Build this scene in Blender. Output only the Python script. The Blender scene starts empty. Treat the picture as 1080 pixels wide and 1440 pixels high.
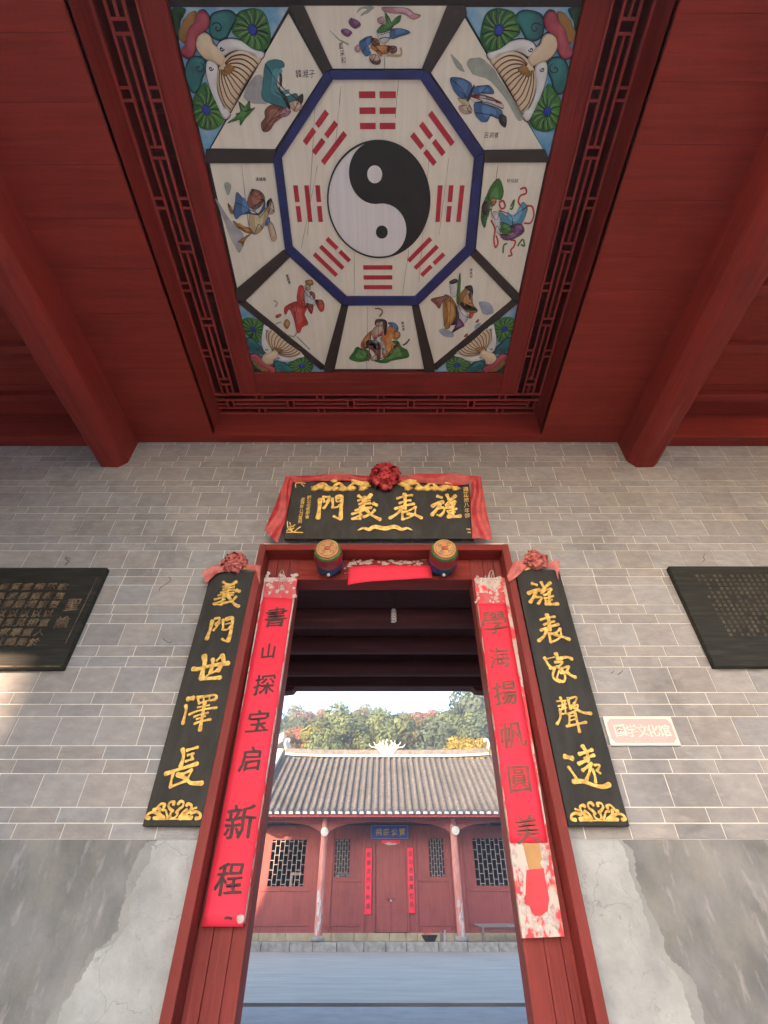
import bpy, math, random
from mathutils import Vector, noise
random.seed(7)
R_ = math.radians
SC = bpy.context.scene
COL = SC.collection

# ------------------------------------------------------------------ camera, sky, sun, exposure
CAMZ = 0.8
PITCH = 40.8
FPX = 675.0                       # focal length in pixels of the 1080 x 1440 photograph
cam = bpy.data.objects.new('camera', bpy.data.cameras.new('camera'))
COL.objects.link(cam)
cam.location = (0, 0, CAMZ)
cam.rotation_euler = (R_(90 + PITCH), 0, 0)
cam.data.sensor_fit = 'VERTICAL'
cam.data.sensor_height = 36.0
cam.data.lens = FPX / 1440 * 36.0
cam.data.clip_start = 0.02
cam.data.clip_end = 3000
SC.camera = cam

SUN_EL = 12.0
SUN_AZ = 30.0                     # degrees left of straight behind the camera
sdir = Vector((-math.sin(R_(SUN_AZ)) * math.cos(R_(SUN_EL)), -math.cos(R_(SUN_AZ)) * math.cos(R_(SUN_EL)), math.sin(R_(SUN_EL))))
world = bpy.data.worlds.new('World')
SC.world = world
world.use_nodes = True
wn = world.node_tree
wn.nodes.clear()
sky = wn.nodes.new('ShaderNodeTexSky')
sky.sky_type = 'NISHITA'
sky.sun_disc = False
sky.sun_elevation = R_(SUN_EL)
sky.sun_rotation = R_(180 + SUN_AZ)
sky.altitude = 100
sky.air_density = 1.0
sky.dust_density = 1.2
sky.ozone_density = 1.0
bg = wn.nodes.new('ShaderNodeBackground')
bg.inputs['Strength'].default_value = 0.15
wo = wn.nodes.new('ShaderNodeOutputWorld')
wn.links.new(sky.outputs[0], bg.inputs[0])
wn.links.new(bg.outputs[0], wo.inputs[0])
sun = bpy.data.objects.new('sun', bpy.data.lights.new('sun', 'SUN'))
COL.objects.link(sun)
sun.data.energy = 3.2
sun.data.angle = R_(0.6)
sun.data.color = (1.0, 0.70, 0.45)
sun.rotation_euler = sdir.to_track_quat('Z', 'Y').to_euler()
sun.location = (-20, -30, 20)
SC.view_settings.view_transform = 'Standard'
SC.view_settings.look = 'None'
SC.view_settings.gamma = 1.0
SC.view_settings.use_curve_mapping = False
SC.view_settings.exposure = 2.62
SC.cycles.max_bounces = 8
SC.cycles.diffuse_bounces = 5

# ------------------------------------------------------------------ helpers: rays, planes
_cp, _sp = math.cos(R_(PITCH)), math.sin(R_(PITCH))
def ray(px, py):
    a = (px - 540) / FPX
    b = (720 - py) / FPX
    return Vector((a, _cp - b * _sp, _sp + b * _cp))
CAM = Vector((0, 0, CAMZ))
class Plane:
    def __init__(s, P, R, U):
        s.P = Vector(P); s.R = Vector(R).normalized(); s.U = Vector(U).normalized(); s.N = s.R.cross(s.U)
    def uv(s, px, py):
        d = ray(px, py)
        t = (s.P - CAM).dot(s.N) / d.dot(s.N)
        q = CAM + d * t - s.P
        return (q.dot(s.R), q.dot(s.U))
    def uvs(s, pts): return [s.uv(*p) for p in pts]
    def pt(s, u, v, w=0.0): return s.P + s.R * u + s.U * v + s.N * w
def wallY(Y): return Plane((0, Y, CAMZ), (1, 0, 0), (0, 0, 1))      # u = X, v = height above the lens
def ceilH(H): return Plane((0, 0, CAMZ + H), (1, 0, 0), (0, -1, 0))  # u = X, v = -Y

ORI = {}
def tag(o, label=None, cat=None, group=None, kind=None):
    if label: o['label'] = label
    if cat: o['category'] = cat
    if group: o['group'] = group
    if kind: o['kind'] = kind
    return o
def thing(name, label, cat, loc=(0, 0, 0), group=None):
    o = bpy.data.objects.new(name, None)
    COL.objects.link(o)
    o.location = loc
    o.empty_display_size = 0.1
    ORI[o.name] = Vector(loc)
    return tag(o, label, cat, group)
def origin(o): return ORI.get(o.name, Vector((0, 0, 0)))

class MB:
    def __init__(s): s.v = []; s.f = []; s.tone = None
    def face(s, pts):
        i = len(s.v); s.v += [tuple(p) for p in pts]; s.f.append(tuple(range(i, i + len(pts))))
    def box(s, x0, x1, y0, y1, z0, z1):
        if x0 > x1: x0, x1 = x1, x0
        if y0 > y1: y0, y1 = y1, y0
        if z0 > z1: z0, z1 = z1, z0
        i = len(s.v)
        s.v += [(x0,y0,z0),(x1,y0,z0),(x1,y1,z0),(x0,y1,z0),(x0,y0,z1),(x1,y0,z1),(x1,y1,z1),(x0,y1,z1)]
        s.f += [(i,i+3,i+2,i+1),(i+4,i+5,i+6,i+7),(i,i+1,i+5,i+4),(i+1,i+2,i+6,i+5),(i+2,i+3,i+7,i+6),(i+3,i,i+4,i+7)]
        return s
    def prism(s, pl, uv, w0, w1, back=True):
        a = sum(uv[k][0]*uv[(k+1)%len(uv)][1]-uv[(k+1)%len(uv)][0]*uv[k][1] for k in range(len(uv)))
        if a < 0: uv = uv[::-1]
        n = len(uv); i = len(s.v)
        s.v += [tuple(pl.pt(u, v, w0)) for u, v in uv] + [tuple(pl.pt(u, v, w1)) for u, v in uv]
        s.f.append(tuple(range(i+n, i+2*n)))
        if back: s.f.append(tuple(range(i+n-1, i-1, -1)))
        for k in range(n):
            s.f.append((i+k, i+(k+1)%n, i+n+(k+1)%n, i+n+k))
        return s
    def relief(s, pl, uv, w0, h, ins=0.8):
        a = sum(uv[k][0]*uv[(k+1)%len(uv)][1]-uv[(k+1)%len(uv)][0]*uv[k][1] for k in range(len(uv)))
        if a < 0: uv = uv[::-1]
        cx = sum(p[0] for p in uv)/len(uv); cy = sum(p[1] for p in uv)/len(uv)
        rings = [(1.0, w0), (0.985, w0 + h*0.55), (0.5+ins/2, w0 + h*0.85), (ins, w0 + h)]
        n = len(uv); i = len(s.v)
        for k, w in rings:
            s.v += [tuple(pl.pt(cx+(u-cx)*k, cy+(v-cy)*k, w)) for u, v in uv]
        for r in range(3):
            for k in range(n):
                s.f.append((i+r*n+k, i+r*n+(k+1)%n, i+(r+1)*n+(k+1)%n, i+(r+1)*n+k))
        s.f.append(tuple(range(i+3*n, i+4*n)))
        return s
    def stroke(s, pl, pts, ws, w0, w1):
        """flat brush stroke along uv points with a width at each"""
        L, Rr = [], []
        n = len(pts)
        for k in range(n):
            a = pts[max(0, k-1)]; b = pts[min(n-1, k+1)]
            dx, dy = b[0]-a[0], b[1]-a[1]; l = math.hypot(dx, dy) or 1
            w = ws[k] if isinstance(ws, (list, tuple)) else ws
            L.append((pts[k][0]-dy/l*w/2, pts[k][1]+dx/l*w/2)); Rr.append((pts[k][0]+dy/l*w/2, pts[k][1]-dx/l*w/2))
        i = len(s.v)
        for k in range(n):
            s.v += [tuple(pl.pt(*L[k], w0)), tuple(pl.pt(*L[k], w1)), tuple(pl.pt(*Rr[k], w1)), tuple(pl.pt(*Rr[k], w0))]
        for k in range(n-1):
            a, b = i+4*k, i+4*k+4
            s.f += [(a+1, a+2, b+2, b+1), (a, a+1, b+1, b), (a+2, a+3, b+3, b+2)]
        s.f += [(i, i+3, i+2, i+1), (i+4*n-4, i+4*n-3, i+4*n-2, i+4*n-1)]
        return s
    def tube(s, pts, r, n=8, cap=True):
        pts = [Vector(p) for p in pts]; m = len(pts); i = len(s.v); pu = None
        for k in range(m):
            d = (pts[min(m-1, k+1)] - pts[max(0, k-1)]).normalized()
            u = d.orthogonal().normalized() if pu is None else (pu - d*pu.dot(d)).normalized()
            pu = u; w = d.cross(u); rr = r[k] if isinstance(r, (list, tuple)) else r
            for j in range(n):
                a = 2*math.pi*j/n
                s.v.append(tuple(pts[k] + (u*math.cos(a) + w*math.sin(a))*rr))
        for k in range(m-1):
            for j in range(n):
                s.f.append((i+k*n+j, i+k*n+(j+1)%n, i+(k+1)*n+(j+1)%n, i+(k+1)*n+j))
        if cap:
            s.f.append(tuple(range(i+n-1, i-1, -1))); s.f.append(tuple(range(i+(m-1)*n, i+m*n)))
        return s
    def lathe(s, P, axis, prof, n=24, lobes=0, lamp=0.0):
        """prof: (distance along axis, radius)"""
        ax = Vector(axis).normalized(); u = ax.orthogonal().normalized(); w = ax.cross(u); P = Vector(P); i = len(s.v)
        for d, r in prof:
            for j in range(n):
                a = 2*math.pi*j/n
                rr = r*(1 + lamp*abs(math.cos(a*lobes/2))) if lobes else r
                s.v.append(tuple(P + ax*d + (u*math.cos(a) + w*math.sin(a))*rr))
        for k in range(len(prof)-1):
            for j in range(n):
                s.f.append((i+k*n+j, i+k*n+(j+1)%n, i+(k+1)*n+(j+1)%n, i+(k+1)*n+j))
        s.f.append(tuple(range(i+n-1, i-1, -1))); s.f.append(tuple(range(i+(len(prof)-1)*n, i+len(prof)*n)))
        return s
    def grid(s, rows):
        i = len(s.v); m = len(rows[0])
        for r in rows: s.v += [tuple(p) for p in r]
        for a in range(len(rows)-1):
            for b in range(m-1):
                s.f.append((i+a*m+b, i+a*m+b+1, i+(a+1)*m+b+1, i+(a+1)*m+b))
        return s
    def build(s, name, m, parent=None, smooth=False, kind=None, label=None, bevel=0, at=None):
        me = bpy.data.meshes.new(name)
        o = bpy.data.objects.new(name, me)
        COL.objects.link(o)
        og = origin(parent) if parent else Vector(at or (0, 0, 0))
        me.from_pydata([(v[0]-og.x, v[1]-og.y, v[2]-og.z) for v in s.v], [], s.f)
        if parent: o.parent = parent
        else: o.location = og
        ORI[o.name] = og
        me.materials.append(m)
        if smooth:
            for p in me.polygons: p.use_smooth = True
            if smooth != 'all': me.set_sharp_from_angle(angle=R_(40))
        if bevel:
            b = o.modifiers.new('bevel', 'BEVEL'); b.width = bevel; b.segments = 2; b.limit_method = 'ANGLE'
        if kind: o['kind'] = kind
        if label: o['label'] = label
        return o

def smooth_closed(p, n=4):
    out = []; m = len(p)
    for k in range(m):
        a, b, c, d = p[(k-1)%m], p[k], p[(k+1)%m], p[(k+2)%m]
        for j in range(n):
            t = j/n
            out.append(tuple(0.5*((2*b[i]) + (-a[i]+c[i])*t + (2*a[i]-5*b[i]+4*c[i]-d[i])*t*t + (-a[i]+3*b[i]-3*c[i]+d[i])*t**3) for i in range(len(b))))
    return out
def smooth_open(p, n=5):
    out = []; m = len(p)
    for k in range(m-1):
        a, b, c, d = p[max(0, k-1)], p[k], p[k+1], p[min(m-1, k+2)]
        for j in range(n):
            t = j/n
            out.append(tuple(0.5*((2*b[i]) + (-a[i]+c[i])*t + (2*a[i]-5*b[i]+4*c[i]-d[i])*t*t + (-a[i]+3*b[i]-3*c[i]+d[i])*t**3) for i in range(len(b))))
    out.append(tuple(p[-1]))
    return out

# ------------------------------------------------------------------ materials
def mat(name, c1, c2=None, rough=0.6, sc=(1, 1, 1), ns=4.0, detail=6, bump=0.0, bs=40.0, lo=0.35, hi=0.65,
        dirt=0.0, dirtcol=(0.05, 0.04, 0.04), ds=1.2, dlo=0.5, dhi=0.75, streak=0.0, streakcol=(0.6, 0.5, 0.5), ssc=(1, 1, 1), sns=6.0, slo=0.62, shi=0.72,
        coord='Object', cracks=0.0, csc=4.0, ccol=(0.05,0.045,0.04), attr=None, objcol=False, metallic=0.0, spec=0.5, rnd=0.0, trans=0.0, emit=None):
    m = bpy.data.materials.new(name)
    m.use_nodes = True
    nt = m.node_tree; nd = nt.nodes; lk = nt.links
    b = nd['Principled BSDF']
    tc = nd.new('ShaderNodeTexCoord')
    if coord == 'World':
        g = nd.new('ShaderNodeNewGeometry'); src = g.outputs['Position']
    else: src = tc.outputs[coord]
    if rnd:
        oi = nd.new('ShaderNodeObjectInfo'); va = nd.new('ShaderNodeVectorMath'); va.operation = 'ADD'
        cm = nd.new('ShaderNodeMath'); cm.operation = 'MULTIPLY'; cm.inputs[1].default_value = 37.0
        lk.new(oi.outputs['Random'], cm.inputs[0]); lk.new(src, va.inputs[0]); lk.new(cm.outputs[0], va.inputs[1]); src = va.outputs[0]
    def noi(scale, n, det=6, ro=0.55):
        mp = nd.new('ShaderNodeMapping'); mp.inputs['Scale'].default_value = scale; lk.new(src, mp.inputs[0])
        t = nd.new('ShaderNodeTexNoise'); t.inputs['Scale'].default_value = n; t.inputs['Detail'].default_value = det
        t.inputs['Roughness'].default_value = ro; lk.new(mp.outputs[0], t.inputs['Vector']); return t.outputs['Fac']
    def ramp(f, a, c):
        r = nd.new('ShaderNodeMapRange'); r.inputs[1].default_value = a; r.inputs[2].default_value = c; r.clamp = True
        lk.new(f, r.inputs[0]); return r.outputs[0]
    def mix(f, a, c, mode='MIX', fac=None):
        x = nd.new('ShaderNodeMix'); x.data_type = 'RGBA'; x.blend_type = mode
        if f is None: x.inputs[0].default_value = fac
        else: lk.new(f, x.inputs[0])
        for k, s in ((6, a), (7, c)):
            if isinstance(s, tuple): x.inputs[k].default_value = (*s, 1)
            else: lk.new(s, x.inputs[k])
        return x.outputs[2]
    def scal(f, k):
        x = nd.new('ShaderNodeMath'); x.operation = 'MULTIPLY'; x.inputs[1].default_value = k; lk.new(f, x.inputs[0]); return x.outputs[0]
    c2 = c2 or tuple(k*0.7 for k in c1)
    col = mix(ramp(noi(sc, ns, detail), lo, hi), c1, c2)
    if dirt: col = mix(scal(ramp(noi((1, 1, 1), ds, 8, 0.65), dlo, dhi), dirt), col, dirtcol)
    if streak: col = mix(scal(ramp(noi(ssc, sns, 8, 0.6), slo, shi), streak), col, streakcol)
    if cracks:
        wv = nd.new('ShaderNodeTexNoise'); wv.inputs['Scale'].default_value = csc*1.3; wv.inputs['Detail'].default_value = 6; lk.new(src, wv.inputs['Vector'])
        ad = nd.new('ShaderNodeMix'); ad.data_type = 'VECTOR'; ad.inputs[0].default_value = 0.22; lk.new(src, ad.inputs[4]); lk.new(wv.outputs['Color'], ad.inputs[5])
        vo = nd.new('ShaderNodeTexVoronoi'); vo.feature = 'DISTANCE_TO_EDGE'; vo.inputs['Scale'].default_value = csc; lk.new(ad.outputs[1], vo.inputs['Vector'])
        inv = nd.new('ShaderNodeMapRange'); inv.inputs[1].default_value = 0.0; inv.inputs[2].default_value = 0.012; inv.inputs[3].default_value = 1.0; inv.inputs[4].default_value = 0.0; inv.clamp = True; lk.new(vo.outputs['Distance'], inv.inputs[0])
        mk = nd.new('ShaderNodeMath'); mk.operation = 'MULTIPLY'; lk.new(inv.outputs[0], mk.inputs[0]); lk.new(ramp(noi((1, 1, 1), csc*0.5, 4), 0.45, 0.62), mk.inputs[1])
        col = mix(scal(mk.outputs[0], cracks), col, ccol)
    if attr:
        at = nd.new('ShaderNodeAttribute'); at.attribute_name = attr; col = mix(None, col, at.outputs['Color'], 'MULTIPLY', 1.0)
    if objcol:
        oi2 = nd.new('ShaderNodeObjectInfo'); col = mix(None, col, oi2.outputs['Color'], 'MULTIPLY', 1.0)
    lk.new(col, b.inputs['Base Color'])
    b.inputs['Roughness'].default_value = rough
    b.inputs['Metallic'].default_value = metallic
    b.inputs['Specular IOR Level'].default_value = spec
    if bump:
        bp = nd.new('ShaderNodeBump'); bp.inputs['Strength'].default_value = bump; bp.inputs['Distance'].default_value = 0.01
        lk.new(noi(sc, bs, 6), bp.inputs['Height']); lk.new(bp.outputs[0], b.inputs['Normal'])
    if trans: b.inputs['Transmission Weight'].default_value = trans
    return m

X_, Y_, Z_ = (0.15, 3, 3), (3, 0.15, 3), (3, 3, 0.12)
def redwood(name, c, grain, rough=0.58, **k):
    k.setdefault('spec', 0.22)
    return mat(name, c, tuple(x*0.72 for x in c), rough, sc=grain, ns=7, detail=12, bump=0.5, bs=24, lo=0.3, hi=0.7,
               dirt=0.55, dirtcol=tuple(x*0.45 for x in c), ds=1.7, dlo=0.45, dhi=0.8, streak=k.pop('streak', 0.25), streakcol=k.pop('sc_', (0.38, 0.13, 0.10)),
               ssc=grain, sns=k.pop('sns', 9), slo=0.56, shi=0.74, coord='Object', rnd=1, **k)
RED = (0.29, 0.030, 0.022)
m_red_x = redwood('red_paint_across', RED, X_)
m_red_y = redwood('red_paint_along', RED, Y_)
m_red_z = redwood('red_paint_upright', (0.27, 0.042, 0.038), Z_, streak=0.3)
m_red_plank = redwood('red_ceiling_boards', (0.31, 0.031, 0.019), X_, streak=0.3, sc_=(0.36, 0.06, 0.035))
m_red_dark = redwood('dark_red_backing', (0.11, 0.016, 0.016), X_)
m_lattice = redwood('lattice_red', (0.44, 0.06, 0.05), Y_)
m_void = mat('interior_shade', (0.02, 0.008, 0.008), rough=0.9)
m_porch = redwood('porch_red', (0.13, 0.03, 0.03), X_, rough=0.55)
m_brick = mat('grey_brick', (0.36, 0.335, 0.338), (0.285, 0.265, 0.268), 0.85, sc=(1, 1, 2.2), ns=11, detail=12, lo=0.3, hi=0.7, bump=0.5, bs=45, coord='World', dirt=0.5,
              dirtcol=(0.14, 0.13, 0.13), ds=1.9, dlo=0.53, dhi=0.70, streak=0.5, streakcol=(0.45, 0.40, 0.38), ssc=(1, 1, 3), sns=7, slo=0.55, shi=0.72, attr='tone')
m_mortar = mat('pale_mortar', (0.82, 0.77, 0.74), (0.68, 0.64, 0.61), 0.9, ns=9, coord='World', bump=0.2)
m_plaster = mat('stained_render', (0.29, 0.28, 0.285), (0.14, 0.14, 0.145), 0.85, sc=(1.3, 1, 1.0), ns=2.4, detail=15, coord='World', lo=0.33, hi=0.66,
                dirt=0.45, dirtcol=(0.34, 0.31, 0.25), ds=3.3, dlo=0.45, dhi=0.75, streak=0.6, streakcol=(0.44, 0.40, 0.43), ssc=(3.4, 1.5, 1.0), sns=6, slo=0.57, shi=0.74, bump=0.6, bs=35, cracks=0.22, csc=3.1)
m_patch = mat('pale_plaster', (0.46, 0.46, 0.465), (0.32, 0.32, 0.325), 0.9, sc=(1, 1, 1), ns=5, detail=15, coord='World', lo=0.32, hi=0.7,
              dirt=0.45, dirtcol=(0.27, 0.27, 0.27), ds=4, dlo=0.5, dhi=0.72, streak=0.4, streakcol=(0.25, 0.25, 0.25), ssc=(1, 1, 1), sns=24, slo=0.58, shi=0.70, bump=0.6, bs=40, cracks=0.7, csc=4.5, ccol=(0.18, 0.18, 0.18))
m_patch2 = mat('grey_plaster_skim', (0.33, 0.33, 0.33), (0.24, 0.24, 0.24), 0.9, ns=6, detail=15, coord='World', lo=0.32, hi=0.7, dirt=0.4, dirtcol=(0.42, 0.40, 0.38), ds=5, bump=0.6, bs=40)
m_black = mat('black_lacquer', (0.022, 0.020, 0.019), (0.045, 0.042, 0.04), 0.5, sc=(2, 2, 0.6), ns=6, lo=0.4, hi=0.8, bump=0.1, spec=0.2, dirt=0.4, dirtcol=(0.07, 0.065, 0.06), ds=5, dlo=0.55, dhi=0.8)
m_blackx = mat('black_tablet_wood', (0.018, 0.018, 0.016), (0.045, 0.043, 0.038), 0.55, spec=0.2, sc=(0.5, 2, 6), ns=7, lo=0.4, hi=0.75, bump=0.3, bs=20)
m_gold = mat('gold_paint', (0.74, 0.48, 0.12), (0.45, 0.24, 0.04), 0.42, metallic=0.25, ns=34, bump=0.2, bs=60, lo=0.4, hi=0.62, streak=0.5, streakcol=(0.85, 0.68, 0.35), sns=18)
m_golddim = mat('dull_gold', (0.26, 0.18, 0.11), (0.08, 0.045, 0.03), 0.6, ns=12, lo=0.35, hi=0.6)
m_golddark = mat('faded_gold', (0.13, 0.10, 0.07), (0.05, 0.035, 0.025), 0.6, ns=9, lo=0.35, hi=0.65)
m_paper = mat('red_paper', (0.86, 0.03, 0.075), (0.78, 0.022, 0.055), 0.75, ns=3, bump=0.15, bs=14, coord='World')
m_ink = mat('black_ink', (0.09, 0.03, 0.03), (0.045, 0.018, 0.018), 0.7, ns=30)
m_residue = mat('torn_paper_residue', (0.62, 0.52, 0.48), (0.72, 0.08, 0.10), 0.85, sc=(1, 1, 0.6), ns=16, detail=8, lo=0.49, hi=0.56, coord='World', dirt=0.6, dirtcol=(0.55, 0.33, 0.12), ds=12, dlo=0.58, dhi=0.64, bump=0.5, bs=60)
m_white_res = mat('white_paper_residue', (0.6, 0.56, 0.54), (0.45, 0.30, 0.28), 0.85, ns=30, coord='World')
m_tape = mat('brown_tape', (0.50, 0.25, 0.07), (0.42, 0.2, 0.06), 0.4, ns=10)
m_fadedred = mat('faded_red_paper', (0.62, 0.05, 0.07), (0.5, 0.04, 0.05), 0.7, ns=8, coord='World')
m_silk = mat('red_silk', (0.58, 0.045, 0.045), (0.36, 0.02, 0.025), 0.42, ns=14, bump=0.5, bs=40)
m_silkpink = mat('faded_silk', (0.60, 0.17, 0.15), (0.40, 0.08, 0.075), 0.45, ns=14, bump=0.5, bs=40)
m_pink = mat('pink_plate', (0.68, 0.42, 0.41), (0.63, 0.39, 0.38), 0.5, ns=5)
m_plate = mat('cream_plate', (0.82, 0.72, 0.66), (0.78, 0.68, 0.62), 0.5, ns=5)
m_platetext = mat('pale_lettering', (0.86, 0.82, 0.72), rough=0.5)
m_wire = mat('old_wire', (0.05, 0.035, 0.03), rough=0.7)
m_string = mat('pale_string', (0.6, 0.5, 0.48), rough=0.9)

# ------------------------------------------------------------------ lettering: glyph outlines made into raised brush characters
_gc = {}
def glyph(ch, fat=0.0, warp=0.02, shear=0.10):
    key = (ch, fat, warp, shear)
    if key in _gc: return _gc[key]
    cu = bpy.data.curves.new('glyph', 'FONT'); cu.body = ch; cu.size = 1.0; cu.resolution_u = 2
    cu.align_x = 'LEFT'; cu.offset = fat; cu.fill_mode = 'FRONT' if hasattr(cu, 'fill_mode') else 'FRONT'
    ob = bpy.data.objects.new('glyph', cu); COL.objects.link(ob)
    bpy.context.view_layer.update()
    me = bpy.data.meshes.new_from_object(ob.evaluated_get(bpy.context.evaluated_depsgraph_get()))
    v = [(q.co.x, q.co.y) for q in me.vertices]; f = [tuple(p.vertices) for p in me.polygons]
    bpy.data.objects.remove(ob); bpy.data.curves.remove(cu); bpy.data.meshes.remove(me)
    x0, x1 = min(p[0] for p in v), max(p[0] for p in v); y0, y1 = min(p[1] for p in v), max(p[1] for p in v)
    cx, cy = (x0+x1)/2, (y0+y1)/2; k = max(x1-x0, y1-y0)
    sd = ord(ch) * 0.37
    out = []
    for x, y in v:
        a, b = (x-cx)/k, (y-cy)/k
        n1 = noise.noise(Vector((a*2.2+sd, b*2.2, 0.3))); n2 = noise.noise(Vector((a*2.2, b*2.2+sd, 5.3)))
        n3 = noise.noise(Vector((a*9+sd, b*9, 1.3))); n4 = noise.noise(Vector((a*9, b*9+sd, 7.3)))
        out.append((a + warp*(3.2*n1 + n3) + shear*0.15*b, b + shear*a + warp*(3.2*n2 + n4) - shear*0.6*a*a))
    _gc[key] = (out, f)
    return _gc[key]
def put_glyph(mb, pl, ch, u, v, size, w0, h, fat=0.0, warp=0.02, shear=0.10, ax=1.0, flip=False, nib=0.0):
    vs, fs = glyph(ch, fat, warp, shear)
    cnt = {}
    for f in fs:
        for k in range(len(f)):
            e = (f[k], f[(k+1) % len(f)]); cnt[e] = 1
    # a broad slanting nib: thick uprights, thinner cross strokes
    for q, d in enumerate((0,) if not nib else (-1.5, -0.5, 0.5, 1.5)):
        ox, oy = d*nib*0.94*size, -d*nib*0.42*size; hh = h - 0.0003*q
        i = len(mb.v); n = len(vs)
        mb.v += [tuple(pl.pt(u + x*size*ax + ox, v + y*size + oy, w0+hh)) for x, y in vs] + [tuple(pl.pt(u + x*size*ax + ox, v + y*size + oy, w0)) for x, y in vs]
        mb.f += [tuple(i+k for k in f) for f in fs]
        for (a, b) in cnt:
            if (b, a) not in cnt: mb.f.append((i+a, i+n+a, i+n+b, i+b))
def character(parent, pl, ch, px, py, hpx, m, w0=0.0, h=0.008, fat=0.01, **k):
    u, v = pl.uv(px, py); v1 = pl.uv(px, py - hpx/2)[1]; v0 = pl.uv(px, py + hpx/2)[1]
    mb = MB(); put_glyph(mb, pl, ch, u, v, abs(v1-v0), w0, h, 0.0, nib=fat*k.pop('nk', 1.0), **k)
    return mb.build('character', m, parent)

# ================================================================== LARGE STRUCTURE
D = 3.30                                   # distance of the brick wall face
WALL = wallY(D)
HX = 5.3                                   # half width of the gate hall
DX, DH = 1.03, 2.434                       # door casing outer half width / height above lens
def Z(h): return CAMZ + h

# ---- grounds
def struct(o): o['kind'] = 'structure'; return o
m_floor = mat('hall_floor_stone', (0.60, 0.58, 0.56), (0.50, 0.48, 0.46), 0.7, ns=2, coord='World', bump=0.2)
m_conc = mat('courtyard_concrete', (0.38, 0.36, 0.33), (0.29, 0.275, 0.255), 0.8, sc=(0.35, 1.6, 1), ns=1.6, detail=9, coord='World', lo=0.35, hi=0.68, bump=0.15, bs=30,
             dirt=0.4, dirtcol=(0.19, 0.2, 0.2), ds=0.7, dlo=0.5, dhi=0.75, streak=0.35, streakcol=(0.42, 0.42, 0.42), ssc=(0.3, 2, 1), sns=2)
m_conc2 = mat('porch_concrete', (0.30, 0.305, 0.32), (0.24, 0.245, 0.26), 0.85, ns=3, coord='World', bump=0.25, bs=40)
m_yard = mat('front_yard_ground', (0.60, 0.57, 0.54), (0.50, 0.48, 0.45), 0.9, ns=0.6, coord='World')
m_slot = mat('drain_slot', (0.03, 0.03, 0.05), rough=0.9)
g = MB(); g.box(-60, 60, 3.6, 9.02, -0.4, 0.0); struct(g.build('porch_floor', m_conc2))
g = MB(); g.box(-60, 60, -1.0, 3.6, -0.4, 0.0); struct(g.build('floor', m_floor))
g = MB(); g.box(-60, 60, 9.40, 60, -0.4, 0.004); struct(g.build('courtyard', m_conc))
g = MB(); g.box(-60, 60, 9.02, 9.40, -0.4, -0.08); struct(g.build('drain', m_slot))
g = MB(); g.box(-85, 85, -45, -1.0, -0.5, -0.12); struct(g.build('front_yard', m_yard))
g = MB(); g.box(-85, 85, 60, 165, -0.5, 0.0); struct(g.build('ground', m_yard))

# ---- brick wall
wall = thing('brick_wall', 'grey brick wall with pale joints and stained render below, around the red gate', 'wall', (0, D, 0))
mb = MB()
T = 0.30
for x0, x1, z0, z1 in ((-HX, -DX+0.03, 0, Z(4.3)), (DX-0.03, HX, 0, Z(4.3)), (-DX+0.03, DX-0.03, Z(DH-0.03), Z(4.3))):
    mb.box(x0, x1, D+0.0035, D+T, z0, z1)
mb.build('mortar_bed', m_mortar, wall)
random.seed(11)
tones = [0.88, 0.93, 0.96, 0.98, 1.0, 1.02, 1.05, 1.09]
proto = {}
def tone_mesh(name, w, h, tone, m, warm):
    key = (round(h, 3), tone, warm)
    if key in proto: return proto[key]
    b = MB(); b.box(-0.5, 0.5, 0, 0.03, -0.5, 0.5)
    me = bpy.data.meshes.new(name); me.from_pydata(b.v, [], b.f); me.materials.append(m)
    a = me.color_attributes.new('tone', 'FLOAT_COLOR', 'POINT')
    for d in a.data: d.color = (tone*(1+0.03*warm), tone, tone*(1-0.03*warm), 1)
    proto[key] = me
    return me
bricks = []
h = 0.375; row = 0
while h < 4.15:
    for kind, rh in (('thin', 0.08), ('thin', 0.08), ('tall', 0.18)):
        top = h + rh
        if h > 4.2: break
        off = random.uniform(0, 0.275) if row % 2 else random.uniform(0.1, 0.2)
        x = -HX + off - 0.275
        while x < HX:
            w = 0.275 + random.uniform(-0.012, 0.012)
            a, b = max(x, -HX), min(x+w, HX)
            if h < DH:
                if -DX < a < DX: a = DX
                if -DX < b < DX: b = -DX
                if a < -DX and b > DX: a = b
            if b - a > 0.03: bricks.append((a, b, h, min(top, 4.3)))
            x += w
        h = top; row += 1
def projected(b):
    cx = (b[0]+b[1])/2; hh = (b[2]+b[3])/2
    zc = D*_cp + hh*_sp; px = 540 + FPX*cx/zc; py = 720 - FPX*(hh*_cp - D*_sp)/zc
    if not (-10 < px < 1090 and py < 1450): return 0
    hid = (py < 625)
    return 0 if hid else (b[1]-b[0])*(b[3]-b[2])/zc**2
bricks.sort(key=projected, reverse=True)
J = 0.0032
rest = MB(); rtone = []
for k, (a, b, z0, z1) in enumerate(bricks):
    tone = random.choice(tones); warm = random.choice((-1, 0, 0, 1)); dy = random.uniform(-0.0012, 0.0012)
    a += J; b -= J; z0 += J; z1 -= J
    if k < 298:
        me = tone_mesh('brick', 1, z1-z0, tone, m_brick, warm)
        o = bpy.data.objects.new('brick', me); COL.objects.link(o); o.parent = wall
        o.location = ((a+b)/2, dy, Z((z0+z1)/2)); o.scale = (b-a, 1, z1-z0)
    else:
        rest.box(a, b, D+dy, D+0.03, Z(z0), Z(z1)); rtone += [(tone*(1+0.03*warm), tone, tone*(1-0.03*warm), 1)]*8
o = rest.build('brick_courses', m_brick, wall, kind='stuff')
at_ = o.data.color_attributes.new('tone', 'FLOAT_COLOR', 'POINT')
at_.data.foreach_set('color', [c for t in rtone for c in t])
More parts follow.
